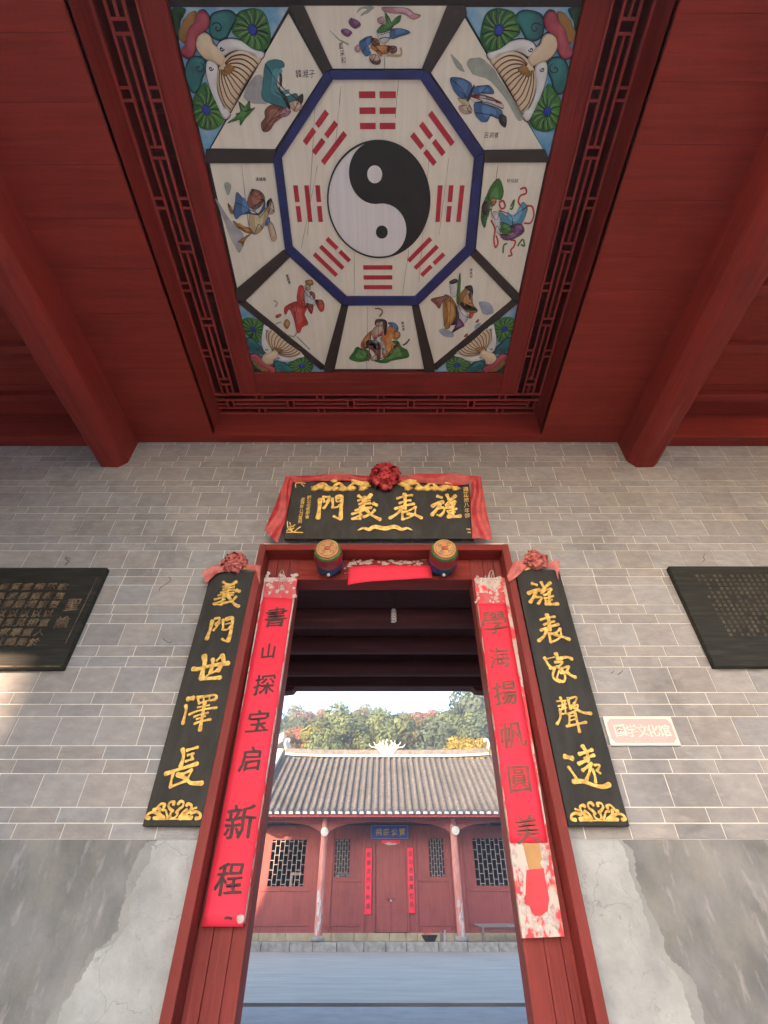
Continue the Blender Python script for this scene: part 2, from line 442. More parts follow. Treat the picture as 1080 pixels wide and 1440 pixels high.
# render (plaster) below the bricks and the pale repair beside the door
mb = MB(); mb.box(-HX, -DX, D-0.004, D+0.02, 0, Z(0.375)); mb.box(DX, HX, D-0.004, D+0.02, 0, Z(0.375))
mb.build('stained_render', m_plaster, wall)
pl = wallY(D-0.004)
L = [(283,1181.5),(222,1181.5),(216,1190),(208,1214),(190,1240),(186,1262),(180,1285),(177,1308),(158,1328),(136,1338),(122,1362),(112,1378),(100,1402),(90,1415),(80,1440),(66,1475),(40,1540)]
Rr = [(797,1181.5),(868,1181.5),(880,1196),(884,1216),(888,1238),(898,1262),(908,1290),(915,1312),(917,1336),(932,1352),(946,1364),(958,1383),(966,1408),(974,1430),(984,1462),(1000,1540)]
def patch(pts, side):
    uv = pl.uvs(pts); out = []
    for k in range(len(uv)-1):
        for j in range(10):
            t = j/10; u = uv[k][0]*(1-t)+uv[k+1][0]*t; v = uv[k][1]*(1-t)+uv[k+1][1]*t
            if k > 1: u += 0.02*noise.noise(Vector((u*14, v*14, 2))) + 0.012*noise.noise(Vector((u*45, v*45, 2))) + random.uniform(-.004, .004)
            out.append((u, v))
    out.append(uv[-1]); out = [(side*DX, out[0][1])] + out[1:] + [(out[-1][0], -CAMZ), (side*DX, -CAMZ)]
    mb = MB(); mb.prism(pl, out, -0.002, 0.006); return mb.build('plaster_repair', m_patch, wall)
patch(L, -1); patch(Rr, 1)
for side, pts in ((-1, L), (1, Rr)):        # thin grey skim showing at the broken edge
    rr = random.Random(5+side); uv = pl.uvs(pts); out = []
    for k in range(1, len(uv)-1):
        for j in range(6):
            t = j/6; u = uv[k][0]*(1-t)+uv[k+1][0]*t; v = uv[k][1]*(1-t)+uv[k+1][1]*t
            out.append((u + side*(0.045+0.05*noise.noise(Vector((u*5, v*5, 7)))+rr.uniform(-.006, .006)), v+rr.uniform(-.006, .006)))
    out = [(side*DX, out[0][1]+0.0)] + out + [(out[-1][0], -CAMZ), (side*DX, -CAMZ)]
    mb = MB(); mb.prism(pl, out, -0.002, 0.003); mb.build('skim_coat', m_patch2, wall)

# ---- side walls of the hall, with a roof and left wing shaped to shade the courtyard
m_outwall = mat('lime_wall', (0.5, 0.46, 0.42), (0.42, 0.39, 0.35), 0.9, ns=2, coord='World')
m_tile = mat('grey_roof_tile', (0.22, 0.205, 0.18), (0.12, 0.115, 0.10), 0.85, sc=(1, 1, 1), ns=3.5, detail=8, coord='World', dirt=0.6, dirtcol=(0.055, 0.055, 0.05), ds=0.8, dlo=0.5, dhi=0.7, bump=0.3, bs=20)
for s, lab in ((-1, 'pale side wall closing the left of the gate hall'), (1, 'pale side wall closing the right of the gate hall')):
    mb = MB(); x0, x1 = sorted((s*HX, s*(HX+0.3)))
    mb.box(x0, x1, -0.75, 7.0, 0, Z(4.3))
    tag(mb.build('side_wall', m_outwall, at=(s*HX, 3, 0)), lab, 'wall')
EAVE0, EAVE1, RIDGE = -0.9, 7.1, 10.6  # ridge raised until the roof's shadow covers the courtyard
roof = thing('hall_roof', 'unseen grey tiled roof over the gate hall, made steep and long to shade the courtyard', 'roof', (0, 3, Z(4.5)))
for x0, x1 in ((-19.3, 14),):  # left end placed so sun reaches the left of the far facade
    mb = MB(); ym = (EAVE0+EAVE1)/2
    for (ya, za, yb, zb) in ((EAVE0, Z(4.32), ym, RIDGE), (EAVE1, Z(3.2), ym, RIDGE)):
        mb.face([(x0, ya, za), (x1, ya, za), (x1, yb, zb), (x0, yb, zb)]); mb.face([(x0, ya, za+0.15), (x1, ya, za+0.15), (x1, yb, zb+0.15), (x0, yb, zb+0.15)])
    for x in (x0, x1): mb.face([(x, EAVE0, Z(4.32)), (x, EAVE1, Z(3.2)), (x, ym, RIDGE)])
    mb.build('roof_slope', m_tile, roof)
for x0, x1, lab in ((-19.1, -HX-0.3, 'unseen lime washed wing added left of the gate hall to lengthen its shadow'), (HX+0.3, 13.8, 'plain lime washed wing right of the gate hall')):
    mb = MB(); mb.box(x0, x1, -0.5, 6.6, 0, Z(3.4)); mb.box(x0, x1, -0.5, 3.0, Z(3.4), Z(4.25))
    tag(mb.build('side_wing', m_outwall, at=((x0+x1)/2, 3, 0)), lab, 'building')  # left wing invented to carry the shading roof out to its end
for s, lab in ((-1, 'low courtyard wall along the left side'), (1, 'low courtyard wall along the right side')):
    mb = MB(); mb.box(s*9.0, s*9.3, 7.0, 26, 0, 2.2)
    tag(mb.build('courtyard_wall', m_outwall, at=(s*9, 16, 0)), lab, 'wall')

# ---- ceiling of the front hall
CH = 3.80
XL, XR = -1.747, 1.61                     # coffer opening
BL0, BL1, BR0, BR1 = -2.86, -2.55, 2.42, 2.73
mb = MB()
mb.box(BL0, XL, -0.75, D, Z(CH+0.025), Z(CH+0.07)); mb.box(XR, BR1, -0.75, D, Z(CH+0.025), Z(CH+0.07))
for x0, x1 in ((-HX, BL0), (BR1, HX)): mb.box(x0, x1, -0.75, D, Z(4.13), Z(4.18))
ceiling = struct(mb.build('ceiling', m_red_dark, at=(0, 0, 0)))
random.seed(3)
for x0, x1 in ((BL1-0.02, XL-0.001), (XR+0.001, BR0+0.02)):
    y = D - 0.004
    while y > -0.75:
        w = random.uniform(0.24, 0.36); y0 = max(y-w, -0.75)
        mb = MB(); dz = random.uniform(-0.001, 0.001)
        mb.box(x0, x1, y0+0.0009, y-0.0009, Z(CH+dz), Z(CH+0.026)); mb.build('plank', m_red_plank, ceiling); y = y0
mb = MB(); mb.box(XL-0.001, XR+0.001, 3.203, D-0.004, Z(CH), Z(CH+0.026)); mb.build('plank', m_red_plank, ceiling)
for x0, x1 in ((-HX, BL0), (BR1, HX)):
    y = 3.17
    while y > -0.75:
        y0 = max(y-0.18, -0.75); mb = MB(); mb.box(x0, x1, y0+0.0015, y-0.0015, Z(4.11+random.uniform(-.003, .003)), Z(4.13)); mb.build('plank', m_red_plank, ceiling); y = y0
    for yy in (2.92, 2.38, 1.84, 1.30, 0.76, 0.22, -0.3):
        mb = MB(); mb.box(x0, x1, yy-0.045, yy+0.045, Z(4.03), Z(4.108)); mb.build('joist', m_red_x, ceiling, bevel=0.01)
    mb = MB(); mb.box(x0, x1, 3.17, D-0.002, Z(3.74), Z(4.13)); mb.build('wall_plate', m_red_x, ceiling, bevel=0.006)
# two heavy beams running to the wall
def beam(x0, x1, lab):
    c = 0.07; prof = [(x0, 4.12), (x0, 3.52), (x0+c, 3.43), (x1-c, 3.43), (x1, 3.50), (x1, 4.12)]
    t = thing('ceiling_beam', lab, 'beam', ((x0+x1)/2, D, Z(3.43)), 'beams carrying the hall ceiling')
    mb = MB(); n = len(prof); rows = []
    for k in range(13):
        y = -0.75 + (D-0.002+0.75)*k/12
        rows.append([(x+0.006*noise.noise(Vector((y*0.9, i, x0))), y, Z(h)+0.006*noise.noise(Vector((y*1.1, i+9, x0)))) for i, (x, h) in enumerate(prof)])
    mb.grid(rows); mb.face(rows[-1]); mb.face(rows[0][::-1])
    mb.build('beam_timber', m_red_y, t, bevel=0.02); return t
beam(BL0, BL1, 'brighter red square-edged beam left of the painted coffer'); beam(BR0, BR1, 'darker red beam right of the painted coffer')
mb = MB(); mb.box(-HX, BL0, -0.75, -0.6, 3.25, Z(4.1)); tag(mb.build('shade_lintel', m_red_x, at=(-4, -0.7, 3.5)), 'unseen red lintel added over the left bay, behind the viewer, to cut the top of the sun patch', 'beam')  # added beam, bounds the sun patch on the brick wall
# front columns and eave, behind the camera
for x in (-2.7, 2.6):
    mb = MB(); mb.lathe((x, -0.9, 0.25), (0, 0, 1), [(0, .16), (4.3, .15)], 20)
    t = thing('hall_column', 'red round column at the open front of the gate hall, %s one' % ('left' if x < 0 else 'right'), 'column', (x, -0.9, 0))
    mb.build('shaft', m_red_z, t, smooth=True)
    mb = MB(); mb.lathe((x, -0.9, 0), (0, 0, 1), [(0, .22), (.1, .25), (.25, .2)], 20); mb.build('base_stone', m_outwall, t, smooth=True)

# ---- coffer with lattice ring and painted eight-sided panel
LH, PH = 4.14, 4.185
cof = thing('ceiling_coffer', 'red coffer with lattice rim around the painted eight-sided ceiling panel', 'ceiling panel', (-0.06, 1.45, Z(LH)))
Yf, Yn = 3.20, -0.27
mb = MB(); mb.box(XL-0.02, XL, Yn, Yf, Z(CH+0.001), Z(4.4)); mb.build('coffer_board', m_red_y, cof, bevel=0.003)
mb = MB(); mb.box(XR, XR+0.02, Yn, Yf, Z(CH+0.001), Z(4.4)); mb.build('coffer_board', m_red_y, cof, bevel=0.003)
mb = MB(); mb.box(XL, XR, Yf, Yf+0.02, Z(CH+0.001), Z(4.4)); mb.build('coffer_board', m_red_x, cof, bevel=0.003)
mb = MB(); mb.box(XL, XR, Yn-0.02, Yn, Z(CH+0.001), Z(4.4)); mb.build('coffer_board', m_red_x, cof, bevel=0.003)
mb = MB(); mb.box(XL-0.02, XR+0.02, Yn-0.02, Yf+0.02, Z(4.4), Z(4.43)); mb.build('coffer_back', m_red_dark, cof)  # shade of the void behind the lattice put into its dark red
IX0, IX1, IY0, IY1 = -1.455, 1.345, 0.0, 2.94       # inner edge of the lattice = outer edge of the red frame
PX0, PX1, PY0, PY1 = -1.29, 1.185, 0.17, 2.70      # painting opening
fr = m_red_y
mb = MB(); mb.box(IX0, PX0, IY0, IY1, Z(LH), Z(4.3)); mb.build('coffer_frame', m_red_y, cof, bevel=0.008)
mb = MB(); mb.box(PX1, IX1, IY0, IY1, Z(LH), Z(4.3)); mb.build('coffer_frame', m_red_y, cof, bevel=0.008)
mb = MB(); mb.box(PX0, PX1, PY1, IY1, Z(LH+0.002), Z(4.3)); mb.build('coffer_frame', m_red_x, cof, bevel=0.008)
mb = MB(); mb.box(PX0, PX1, IY0, PY0, Z(LH+0.002), Z(4.3)); mb.build('coffer_frame', m_red_x, cof, bevel=0.008)
def lattice(p0, along, across, length, width, name='lattice'):
    mb = MB(); A = Vector(along); C = Vector(across); P = Vector(p0); sw = 0.0078
    def bar(s0, s1, c0, c1, dz=0):
        q = [P + A*s + C*c for s in (s0, s1) for c in (c0, c1)]
        xs = [v.x for v in q]; ys = [v.y for v in q]
        mb.box(min(xs), max(xs), min(ys), max(ys), Z(LH+dz), Z(LH+0.022))
    def lng(s0, s1, c, dz=0.0): bar(s0, s1, c-sw, c+sw, dz)
    def crs(s, c0, c1, dz=0.002): bar(s-sw, s+sw, c0, c1, dz)
    a, b = width*0.31, width*0.69
    lng(0, length, 0.009, -0.004); lng(0, length, width-0.009, -0.004); lng(0, length, a); lng(0, length, b)
    step = 0.315; s = 0.14; k = 0; prev = 0
    while s < length:
        g_ = 0.032
        if k % 2 == 0:
            crs(s-g_, a, b); crs(s+g_, a, b)
            lng(prev, s-g_, width/2, 0.001); prev = s+g_
        else:
            for c0, c1 in ((0, a), (b, width)): crs(s-g_, c0, c1); crs(s+g_, c0, c1)
        s += step; k += 1
    lng(prev, length, width/2, 0.001)
    return mb.build(name, m_lattice, cof)
wl = IX0-XL; wr = XR-IX1; wf = Yf-IY1
lattice((XL, Yf-wf, 0), (0, -1, 0), (1, 0, 0), Yf-wf-Yn, wl); lattice((XR, Yf-wf, 0), (0, -1, 0), (-1, 0, 0), Yf-wf-Yn, wr)
lattice((XL, Yf, 0), (1, 0, 0), (0, -1, 0), XR-XL, wf); lattice((XL+wl, Yn, 0), (1, 0, 0), (0, 1, 0), XR-XL-wl-wr, IY0-Yn)

# painted panel
CP = ceilH(PH)
m_cream = mat('cream_painted_board', (0.86, 0.78, 0.64), (0.79, 0.70, 0.56), 0.6, sc=(6, 0.25, 1), ns=4, lo=0.35, hi=0.7, streak=0.35, streakcol=(0.36, 0.28, 0.2), ssc=(9, 0.2, 1), sns=3, slo=0.66, shi=0.72, bump=0.1, bs=8,
              dirt=0.35, dirtcol=(0.56, 0.47, 0.35), ds=2.2)
m_bar = mat('dark_brown_bar', (0.045, 0.028, 0.022), (0.03, 0.018, 0.015), 0.45, ns=6, streak=0.3, streakcol=(0.12, 0.09, 0.08), sns=20)
m_blue = mat('deep_blue_border', (0.02, 0.028, 0.16), (0.012, 0.014, 0.08), 0.45, ns=8, streak=0.3, streakcol=(0.08, 0.1, 0.3), sns=16)
m_trired = mat('trigram_red', (0.55, 0.028, 0.045), (0.45, 0.02, 0.035), 0.6, ns=20, bump=0.1)
m_tb = mat('taiji_black', (0.012, 0.011, 0.010), (0.02, 0.018, 0.016), 0.4, ns=8)
m_tw = mat('taiji_white', (0.82, 0.77, 0.75), (0.75, 0.70, 0.68), 0.6, sc=(8, 0.3, 1), ns=4, bump=0.1, bs=8)
mb = MB(); mb.box(PX0-0.03, PX1+0.03, PY0-0.03, PY1+0.03, Z(PH+0.002), Z(PH+0.03)); mb.build('backing_board', m_bar, cof)
scenes_px = dict(
 top=[(424,8),(629,8),(593,96),(468,96)], tl=[(406,19),(454,105),(387,209),(297,208)], left=[(295.5,229),(385,229),(401,350),(334,404)],
 bl=[(408,361),(480,427.5),(457,513),(346,422)], bottom=[(490,429),(579,429),(597,518),(471,518)], br=[(661,358),(720,420),(610,511),(589,427.5)],
 right=[(681,228),(768,228),(729,412),(669,350)], tr=[(651,21),(606,102),(680,210),(763,209)])
scene_part = {}
for k, pts in scenes_px.items():
    mb = MB(); mb.prism(CP, CP.uvs(pts), 0, 0.012); scene_part[k] = mb.build('painted_scene', m_cream, cof)
octo_o = [(460,98),(599,98),(680,212),(666,352),(588,427),(484,427),(402,352),(385,220)]
octo_i = [(469,111),(591,111),(666,221),(654,345),(583,415),(488,415),(412,345),(397,221)]
uo, ui = CP.uvs(octo_o), CP.uvs(octo_i)
mb = MB(); mb.prism(CP, ui, 0, 0.014); octp = mb.build('octagon_board', m_cream, cof)
for k in range(8):
    a, b = k, (k+1) % 8
    mb = MB(); q = [ui[a], ui[b], uo[b], uo[a]]
    mb.prism(CP, q, 0.0, 0.034); mb.build('blue_border', m_blue, cof, bevel=0.004)
bars_px = [[(405,6),(427,6),(468,97),(455,106)],[(291,208.5),(388,210),(386,228),(288,228)],[(680,211),(766,209.5),(773,227),(681,227.5)],[(629,6),(654,6),(656,20),(605,103),(593,96)],
 [(399,350),(408,360),(345,422),(332,420),(333,405)],[(480,427.5),(490,428.5),(470,521),(456,521),(456,514)],[(579,428.5),(589,427.5),(611,512),(611,522),(597,522)],[(670,350),(661,358),(721,421),(731,421),(730,412)],
 [(346,422.5),(457,513.5),(452,519),(336,425)],[(720,420.5),(610,511.5),(613,519),(728,425)]]
for q in bars_px:
    mb = MB(); mb.prism(CP, CP.uvs(q), 0.0, 0.026); mb.build('divider_bar', m_bar, cof, bevel=0.003)
mb = MB()                      # joints and splits between the boards of the panel
for a_, b_ in (((444,135),(433,330)), ((447,232),(424,348)), ((604,212),(589,396)), ((631,222),(617,330)), ((517,431),(516,518)), ((541,12),(541,96)), ((560,112),(556,165)), ((480,120),(472,200)), ((500,330),(498,413)), ((575,350),(566,413)), ((700,232),(690,300)), ((340,232),(352,330))):
    u0_, u1_ = CP.uv(*a_), CP.uv(*b_); q_ = [(u0_[0]*(1-t/8)+u1_[0]*t/8+random.uniform(-.002, .002), u0_[1]*(1-t/8)+u1_[1]*t/8) for t in range(9)]
    mb.stroke(CP, q_, [0.0035*random.uniform(.3, 1) for _ in q_], 0.011, 0.0146)
mb.build('board_joint', m_bar, octp, kind='stuff')
# taiji
cu, cv = 0.0, 0.0
cpx = CP.uv(532, 278); ct, cbm = CP.uv(540, 197.5), CP.uv(532, 360); cl_, cr_ = CP.uv(462, 278), CP.uv(603, 283)
RT = (abs(ct[1]-cbm[1]) + abs(cl_[0]-cr_[0]))/4; OC = ((cl_[0]+cr_[0])/2, (ct[1]+cbm[1])/2)
wd, bd = CP.uv(527, 244), CP.uv(537, 325)
ang = math.atan2(wd[1]-bd[1], wd[0]-bd[0]) - math.pi/2
def rot(p): c, s = math.cos(ang), math.sin(ang); return (OC[0]+p[0]*c-p[1]*s, OC[1]+p[0]*s+p[1]*c)
def arc(cx, cy, r, a0, a1, n=28): return [(cx+r*math.cos(R_(a0+(a1-a0)*k/n)), cy+r*math.sin(R_(a0+(a1-a0)*k/n))) for k in range(n+1)]
blk = arc(0, 0, RT, 90, -90, 48) + arc(0, -RT/2, RT/2, -90, 90)[1:] + arc(0, RT/2, RT/2, -90, -270)[1:-1]
# white lobe bulges right below, black lobe bulges left above
mb = MB(); mb.prism(CP, [rot(p) for p in arc(0, 0, RT, 0, 360, 72)[:-1]], 0.013, 0.018); mb.build('taiji_white', m_tw, cof)
mb = MB(); mb.prism(CP, [rot(p) for p in blk], 0.013, 0.021); mb.build('taiji_black', m_tb, cof)
ring = arc(0, 0, RT+0.004, 0, 360, 72)
mb = MB(); mb.stroke(CP, [rot(p) for p in ring], 0.011, 0.013, 0.024); mb.build('taiji_outline', m_tb, cof)
for (p, r, m) in ((wd, 0.055, m_tw), (bd, 0.047, m_tb)):
    mb = MB(); mb.prism(CP, [(p[0]+r*math.cos(a*math.pi/14), p[1]+r*math.sin(a*math.pi/14)) for a in range(28)], 0.014, 0.0235); mb.build('taiji_dot', m, cof)
# trigrams: (centre px, pattern from the outside inwards; 1 = whole bar)
tri = [((531,155),(0,0,0)),((457,193.5),(0,0,1)),((608,195),(1,0,0)),((434,286),(0,1,0)),((632,286),(1,0,1)),((467,361),(1,1,0)),((599,361),(1,1,0)),((531.5,389),(1,1,1))]
tri[6] = ((599,361),(0,1,1))
for (px, py), pat in tri:
    c = CP.uv(px, py); d = Vector((c[0]-OC[0], c[1]-OC[1]));
    a = round(math.atan2(d.y, d.x)/(math.pi/4))*math.pi/4; d = Vector((math.cos(a), math.sin(a))); n = Vector((-d.y, d.x))
    for k, whole in enumerate(pat):
        off = (1-k)*0.082; w = 0.017; hl = 0.122
        segs = [(-hl, hl)] if whole else [(-hl, -0.014), (0.014, hl)]
        for s0, s1 in segs:
            q = [(c[0]+d.x*(off+e)+n.x*s, c[1]+d.y*(off+e)+n.y*s) for e, s in ((-w, s0), (w, s0), (w, s1), (-w, s1))]
            mb = MB(); mb.prism(CP, q, 0.0135, 0.0175); mb.build('trigram_bar', m_trired, octp)

# ---- carved corner ornaments
def pm(name, c, **k): return mat('paint_'+name, c, tuple(x*0.72 for x in c), 0.55, ns=14, bump=0.12, bs=50, **k)
P = dict(sky=mat('paint_sky', (0.10, 0.34, 0.55), (0.42, 0.55, 0.62), 0.6, ns=10, lo=0.35, hi=0.7), dleaf=pm('dark_leaf', (0.015, 0.06, 0.02)), leaf=mat('paint_leaf', (0.09, 0.28, 0.05), (0.03, 0.12, 0.03), 0.5, ns=7, lo=0.3, hi=0.6),
    rib=pm('leaf_rib', (0.008, 0.03, 0.012)), lgreen=pm('light_green', (0.20, 0.40, 0.08)), teal=mat('paint_teal', (0.035, 0.20, 0.19), (0.02, 0.10, 0.11), 0.5, ns=8), coral=mat('paint_coral', (0.50, 0.10, 0.12), (0.34, 0.045, 0.07), 0.5, ns=9),
    ochre=pm('ochre', (0.38, 0.19, 0.05)), cream=mat('paint_cream', (0.78, 0.62, 0.42), (0.70, 0.53, 0.34), 0.55, ns=9), white=mat('paint_white', (0.82, 0.79, 0.76), (0.7, 0.66, 0.63), 0.55, ns=9), line=pm('outline', (0.03, 0.02, 0.05)),
    blue=pm('blue', (0.03, 0.05, 0.42)), brown=pm('brown', (0.16, 0.05, 0.02)))
TLc = [(241,10),(406,10),(289,218)]; TRc = [(820,10),(649,10),(771,221)]; BLc = [(358,524),(460,524),(335,424)]; BRc = [(709,524),(608,523),(729,423)]
def c1(p): return (230+p[0]/3.484, p[1]/3.484)
loc0, locA, locB = [Vector(CP.uv(*p)) for p in TLc]
def to_local(p):
    q = Vector(CP.uv(*c1(p))) - loc0; a = locA-loc0; b = locB-loc0; det = a.x*b.y-a.y*b.x
    return ((q.x*b.y-q.y*b.x)/det, (a.x*q.y-a.y*q.x)/det)
orn = [ # name, material, height, polygon in the zoomed drawing
 ('leaf','dleaf',.010,[(40,40),(112,38),(100,80),(85,110),(80,200),(62,170)]),
 ('cloud','ochre',.022,[(165,60),(132,60),(115,82),(97,98),(93,122),(78,150),(82,188),(108,212),(150,150)]),
 ('leaf','leaf',.020,[(345,110),(365,62),(400,45),(450,38),(495,60),(518,115),(527,190),(503,242),(462,247),(420,228),(380,195),(338,160)]),
 ('leaf','leaf',.020,[(205,400),(232,445),(272,490),(292,540),(300,582),(272,622),(215,637),(170,612),(150,565),(145,490),(170,440)]),
 ('scroll','teal',.026,[(235,80),(265,60),(320,52),(350,68),(358,98),(342,122),(326,150),(310,182),(278,195),(243,180),(228,140)]),
 ('scroll','teal',.026,[(130,290),(160,277),(195,284),(208,312),(205,348),(190,382),(182,420),(162,450),(138,443),(120,400),(112,340)]),
 ('wing','white',.026,[(265,225),(285,200),(330,188),(385,200),(435,235),(492,257),(478,288),(430,258),(370,243),(320,258),(290,274),(268,255)]),
 ('wing','white',.026,[(213,305),(235,290),(257,302),(270,335),(264,400),(272,460),(302,530),(330,555),(302,582),(262,505),(233,435),(213,360)]),
 ('fan','cream',.030,[(290,300),(335,258),(395,240),(445,258),(480,290),(440,350),(400,412),(365,478),(330,545),(302,520),(272,450),(264,380),(275,330)]),
 ('stem','cream',.036,[(175,170),(208,158),(235,180),(247,212),(277,240),(305,285),(285,318),(240,296),(213,290),(183,262),(163,220)]),
 ('cloud','coral',.034,[(170,62),(198,50),(222,75),(228,110),(215,142),(190,162),(165,188),(163,232),(150,270),(125,284),(98,270),(90,242),(108,222),(117,180),(132,130),(160,102)]),
]
lines = []
for c, ps in (((440,145), [(360,70),(400,48),(450,42),(490,62),(512,110),(522,165),(518,210),(490,240),(450,240),(410,218),(375,190),(342,155),(352,115)]),
              ((212,535), [(205,410),(235,455),(262,490),(284,535),(294,580),(268,615),(235,628),(205,628),(172,605),(155,565),(150,510),(165,455)])):
    for p in ps: lines.append([0.0265, c, ((c[0]+p[0])/2+6, (c[1]+p[1])/2-4), p])
ribs = []
topc = [(305,300),(340,258),(400,243),(450,262),(480,292)]; leftc = [(275,335),(266,395),(270,450),(288,515),(322,556)]; midc = [(318,338),(340,355),(362,372),(382,392),(402,414)]
for fam in (topc, leftc):
    for k in range(1, 6):
        a = k/6; ribs.append([(p[0]*(1-a)+q[0]*a, p[1]*(1-a)+q[1]*a) for p, q in zip(fam, midc)])
ribs.append(midc)
leaf_ridges = []  # light green ridges between the dark leaf lines
for ln in list(lines):
    c_, m_, e_ = ln[1:4]; dx, dy = e_[0]-c_[0], e_[1]-c_[1]; l = math.hypot(dx, dy)
    leaf_ridges.append([(c_[0]+dx*.3-dy/l*9, c_[1]+dy*.3+dx/l*9), (m_[0]+dx*.1-dy/l*13, m_[1]+dy*.1+dx/l*13), (e_[0]-dx*.12-dy/l*15, e_[1]-dy*.12+dx/l*15)])
def spiral(c, r, a0): return [(c[0]+r*(1-t/14)*math.cos(a0+t*0.55), c[1]+r*(1-t/14)*math.sin(a0+t*0.55)) for t in range(14)]
lines += [[0.032]+spiral((268,135), 30, 3.6), [0.032]+spiral((178,330), 28, -1.2), [0.032]+spiral((290,237), 12, 0), [0.032]+spiral((237,332), 12, 0)]
OP = ceilH(PH-0.001)
for cor in (TLc, TRc, BLc, BRc):
    o0, oa, ob = [Vector(OP.uv(*p)) for p in cor]
    def f(p):
        a, b = to_local(p); q = o0 + (oa-o0)*a + (ob-o0)*b; return (q.x, q.y)
    # pull sky triangle slightly inside its frame
    mb = MB(); mb.prism(OP, [tuple(o0), tuple(oa), tuple(ob)], 0.0, 0.010); sky_o = mb.build('corner_panel', P['sky'], cof)
    for nm, c, h, poly in orn:
        pts = smooth_closed([f(p) for p in poly], 4)
        cx = sum(p[0] for p in pts)/len(pts); cy = sum(p[1] for p in pts)/len(pts)
        big = []
        for x, y in pts:
            d = math.hypot(x-cx, y-cy) or 1; big.append((x+(x-cx)/d*0.006, y+(y-cy)/d*0.006))
        mb = MB(); mb.prism(OP, big, 0.009, h*0.45); mb.build('outline', P['line'], sky_o)
        mb = MB(); mb.relief(OP, pts, h*0.45-0.001, h*0.55+0.004, 0.82); mb.build(nm, P[c], sky_o, smooth='all')
    mb = MB()
    for ln in lines:
        q = smooth_open([f(p) for p in ln[1:]], 5); mb.tube([OP.pt(u, v, ln[0]-0.004) for u, v in q], 0.0034, 5)
    mb.build('carved_line', P['line'], sky_o, kind='stuff')
    mb = MB()
    for ln in ribs: mb.tube([OP.pt(u, v, 0.0345) for u, v in smooth_open([f(p) for p in ln], 4)], 0.0036, 5)
    mb.build('fan_rib', P['brown'], sky_o, kind='stuff')
    mb = MB()
    for ln in leaf_ridges: mb.tube([OP.pt(u, v, 0.0215) for u, v in smooth_open([f(p) for p in ln], 3)], 0.0042, 5)
    mb.build('leaf_ridge', P['lgreen'], sky_o, kind='stuff')
    for c, r in (((322,338), 0.030), ((305,355), 0.02), ((338,330), 0.02), ((325,320), 0.018)):
        mb = MB(); u, v = f(c); mb.relief(OP, [(u+r*math.cos(k*.8), v+r*.7*math.sin(k*.8)) for k in range(8)], 0.03, 0.012, .6); mb.build('fan_clasp', P['ochre'], sky_o, smooth='all')
    for c in ((440,145),(212,535)):
        mb = MB(); u, v = f(c); mb.relief(OP, [(u+0.026*math.cos(a), v+0.026*math.sin(a)) for a in [k*math.pi/6 for k in range(12)]], 0.021, 0.012, 0.6)
        mb.build('leaf_eye', P['blue'], sky_o, smooth='all')

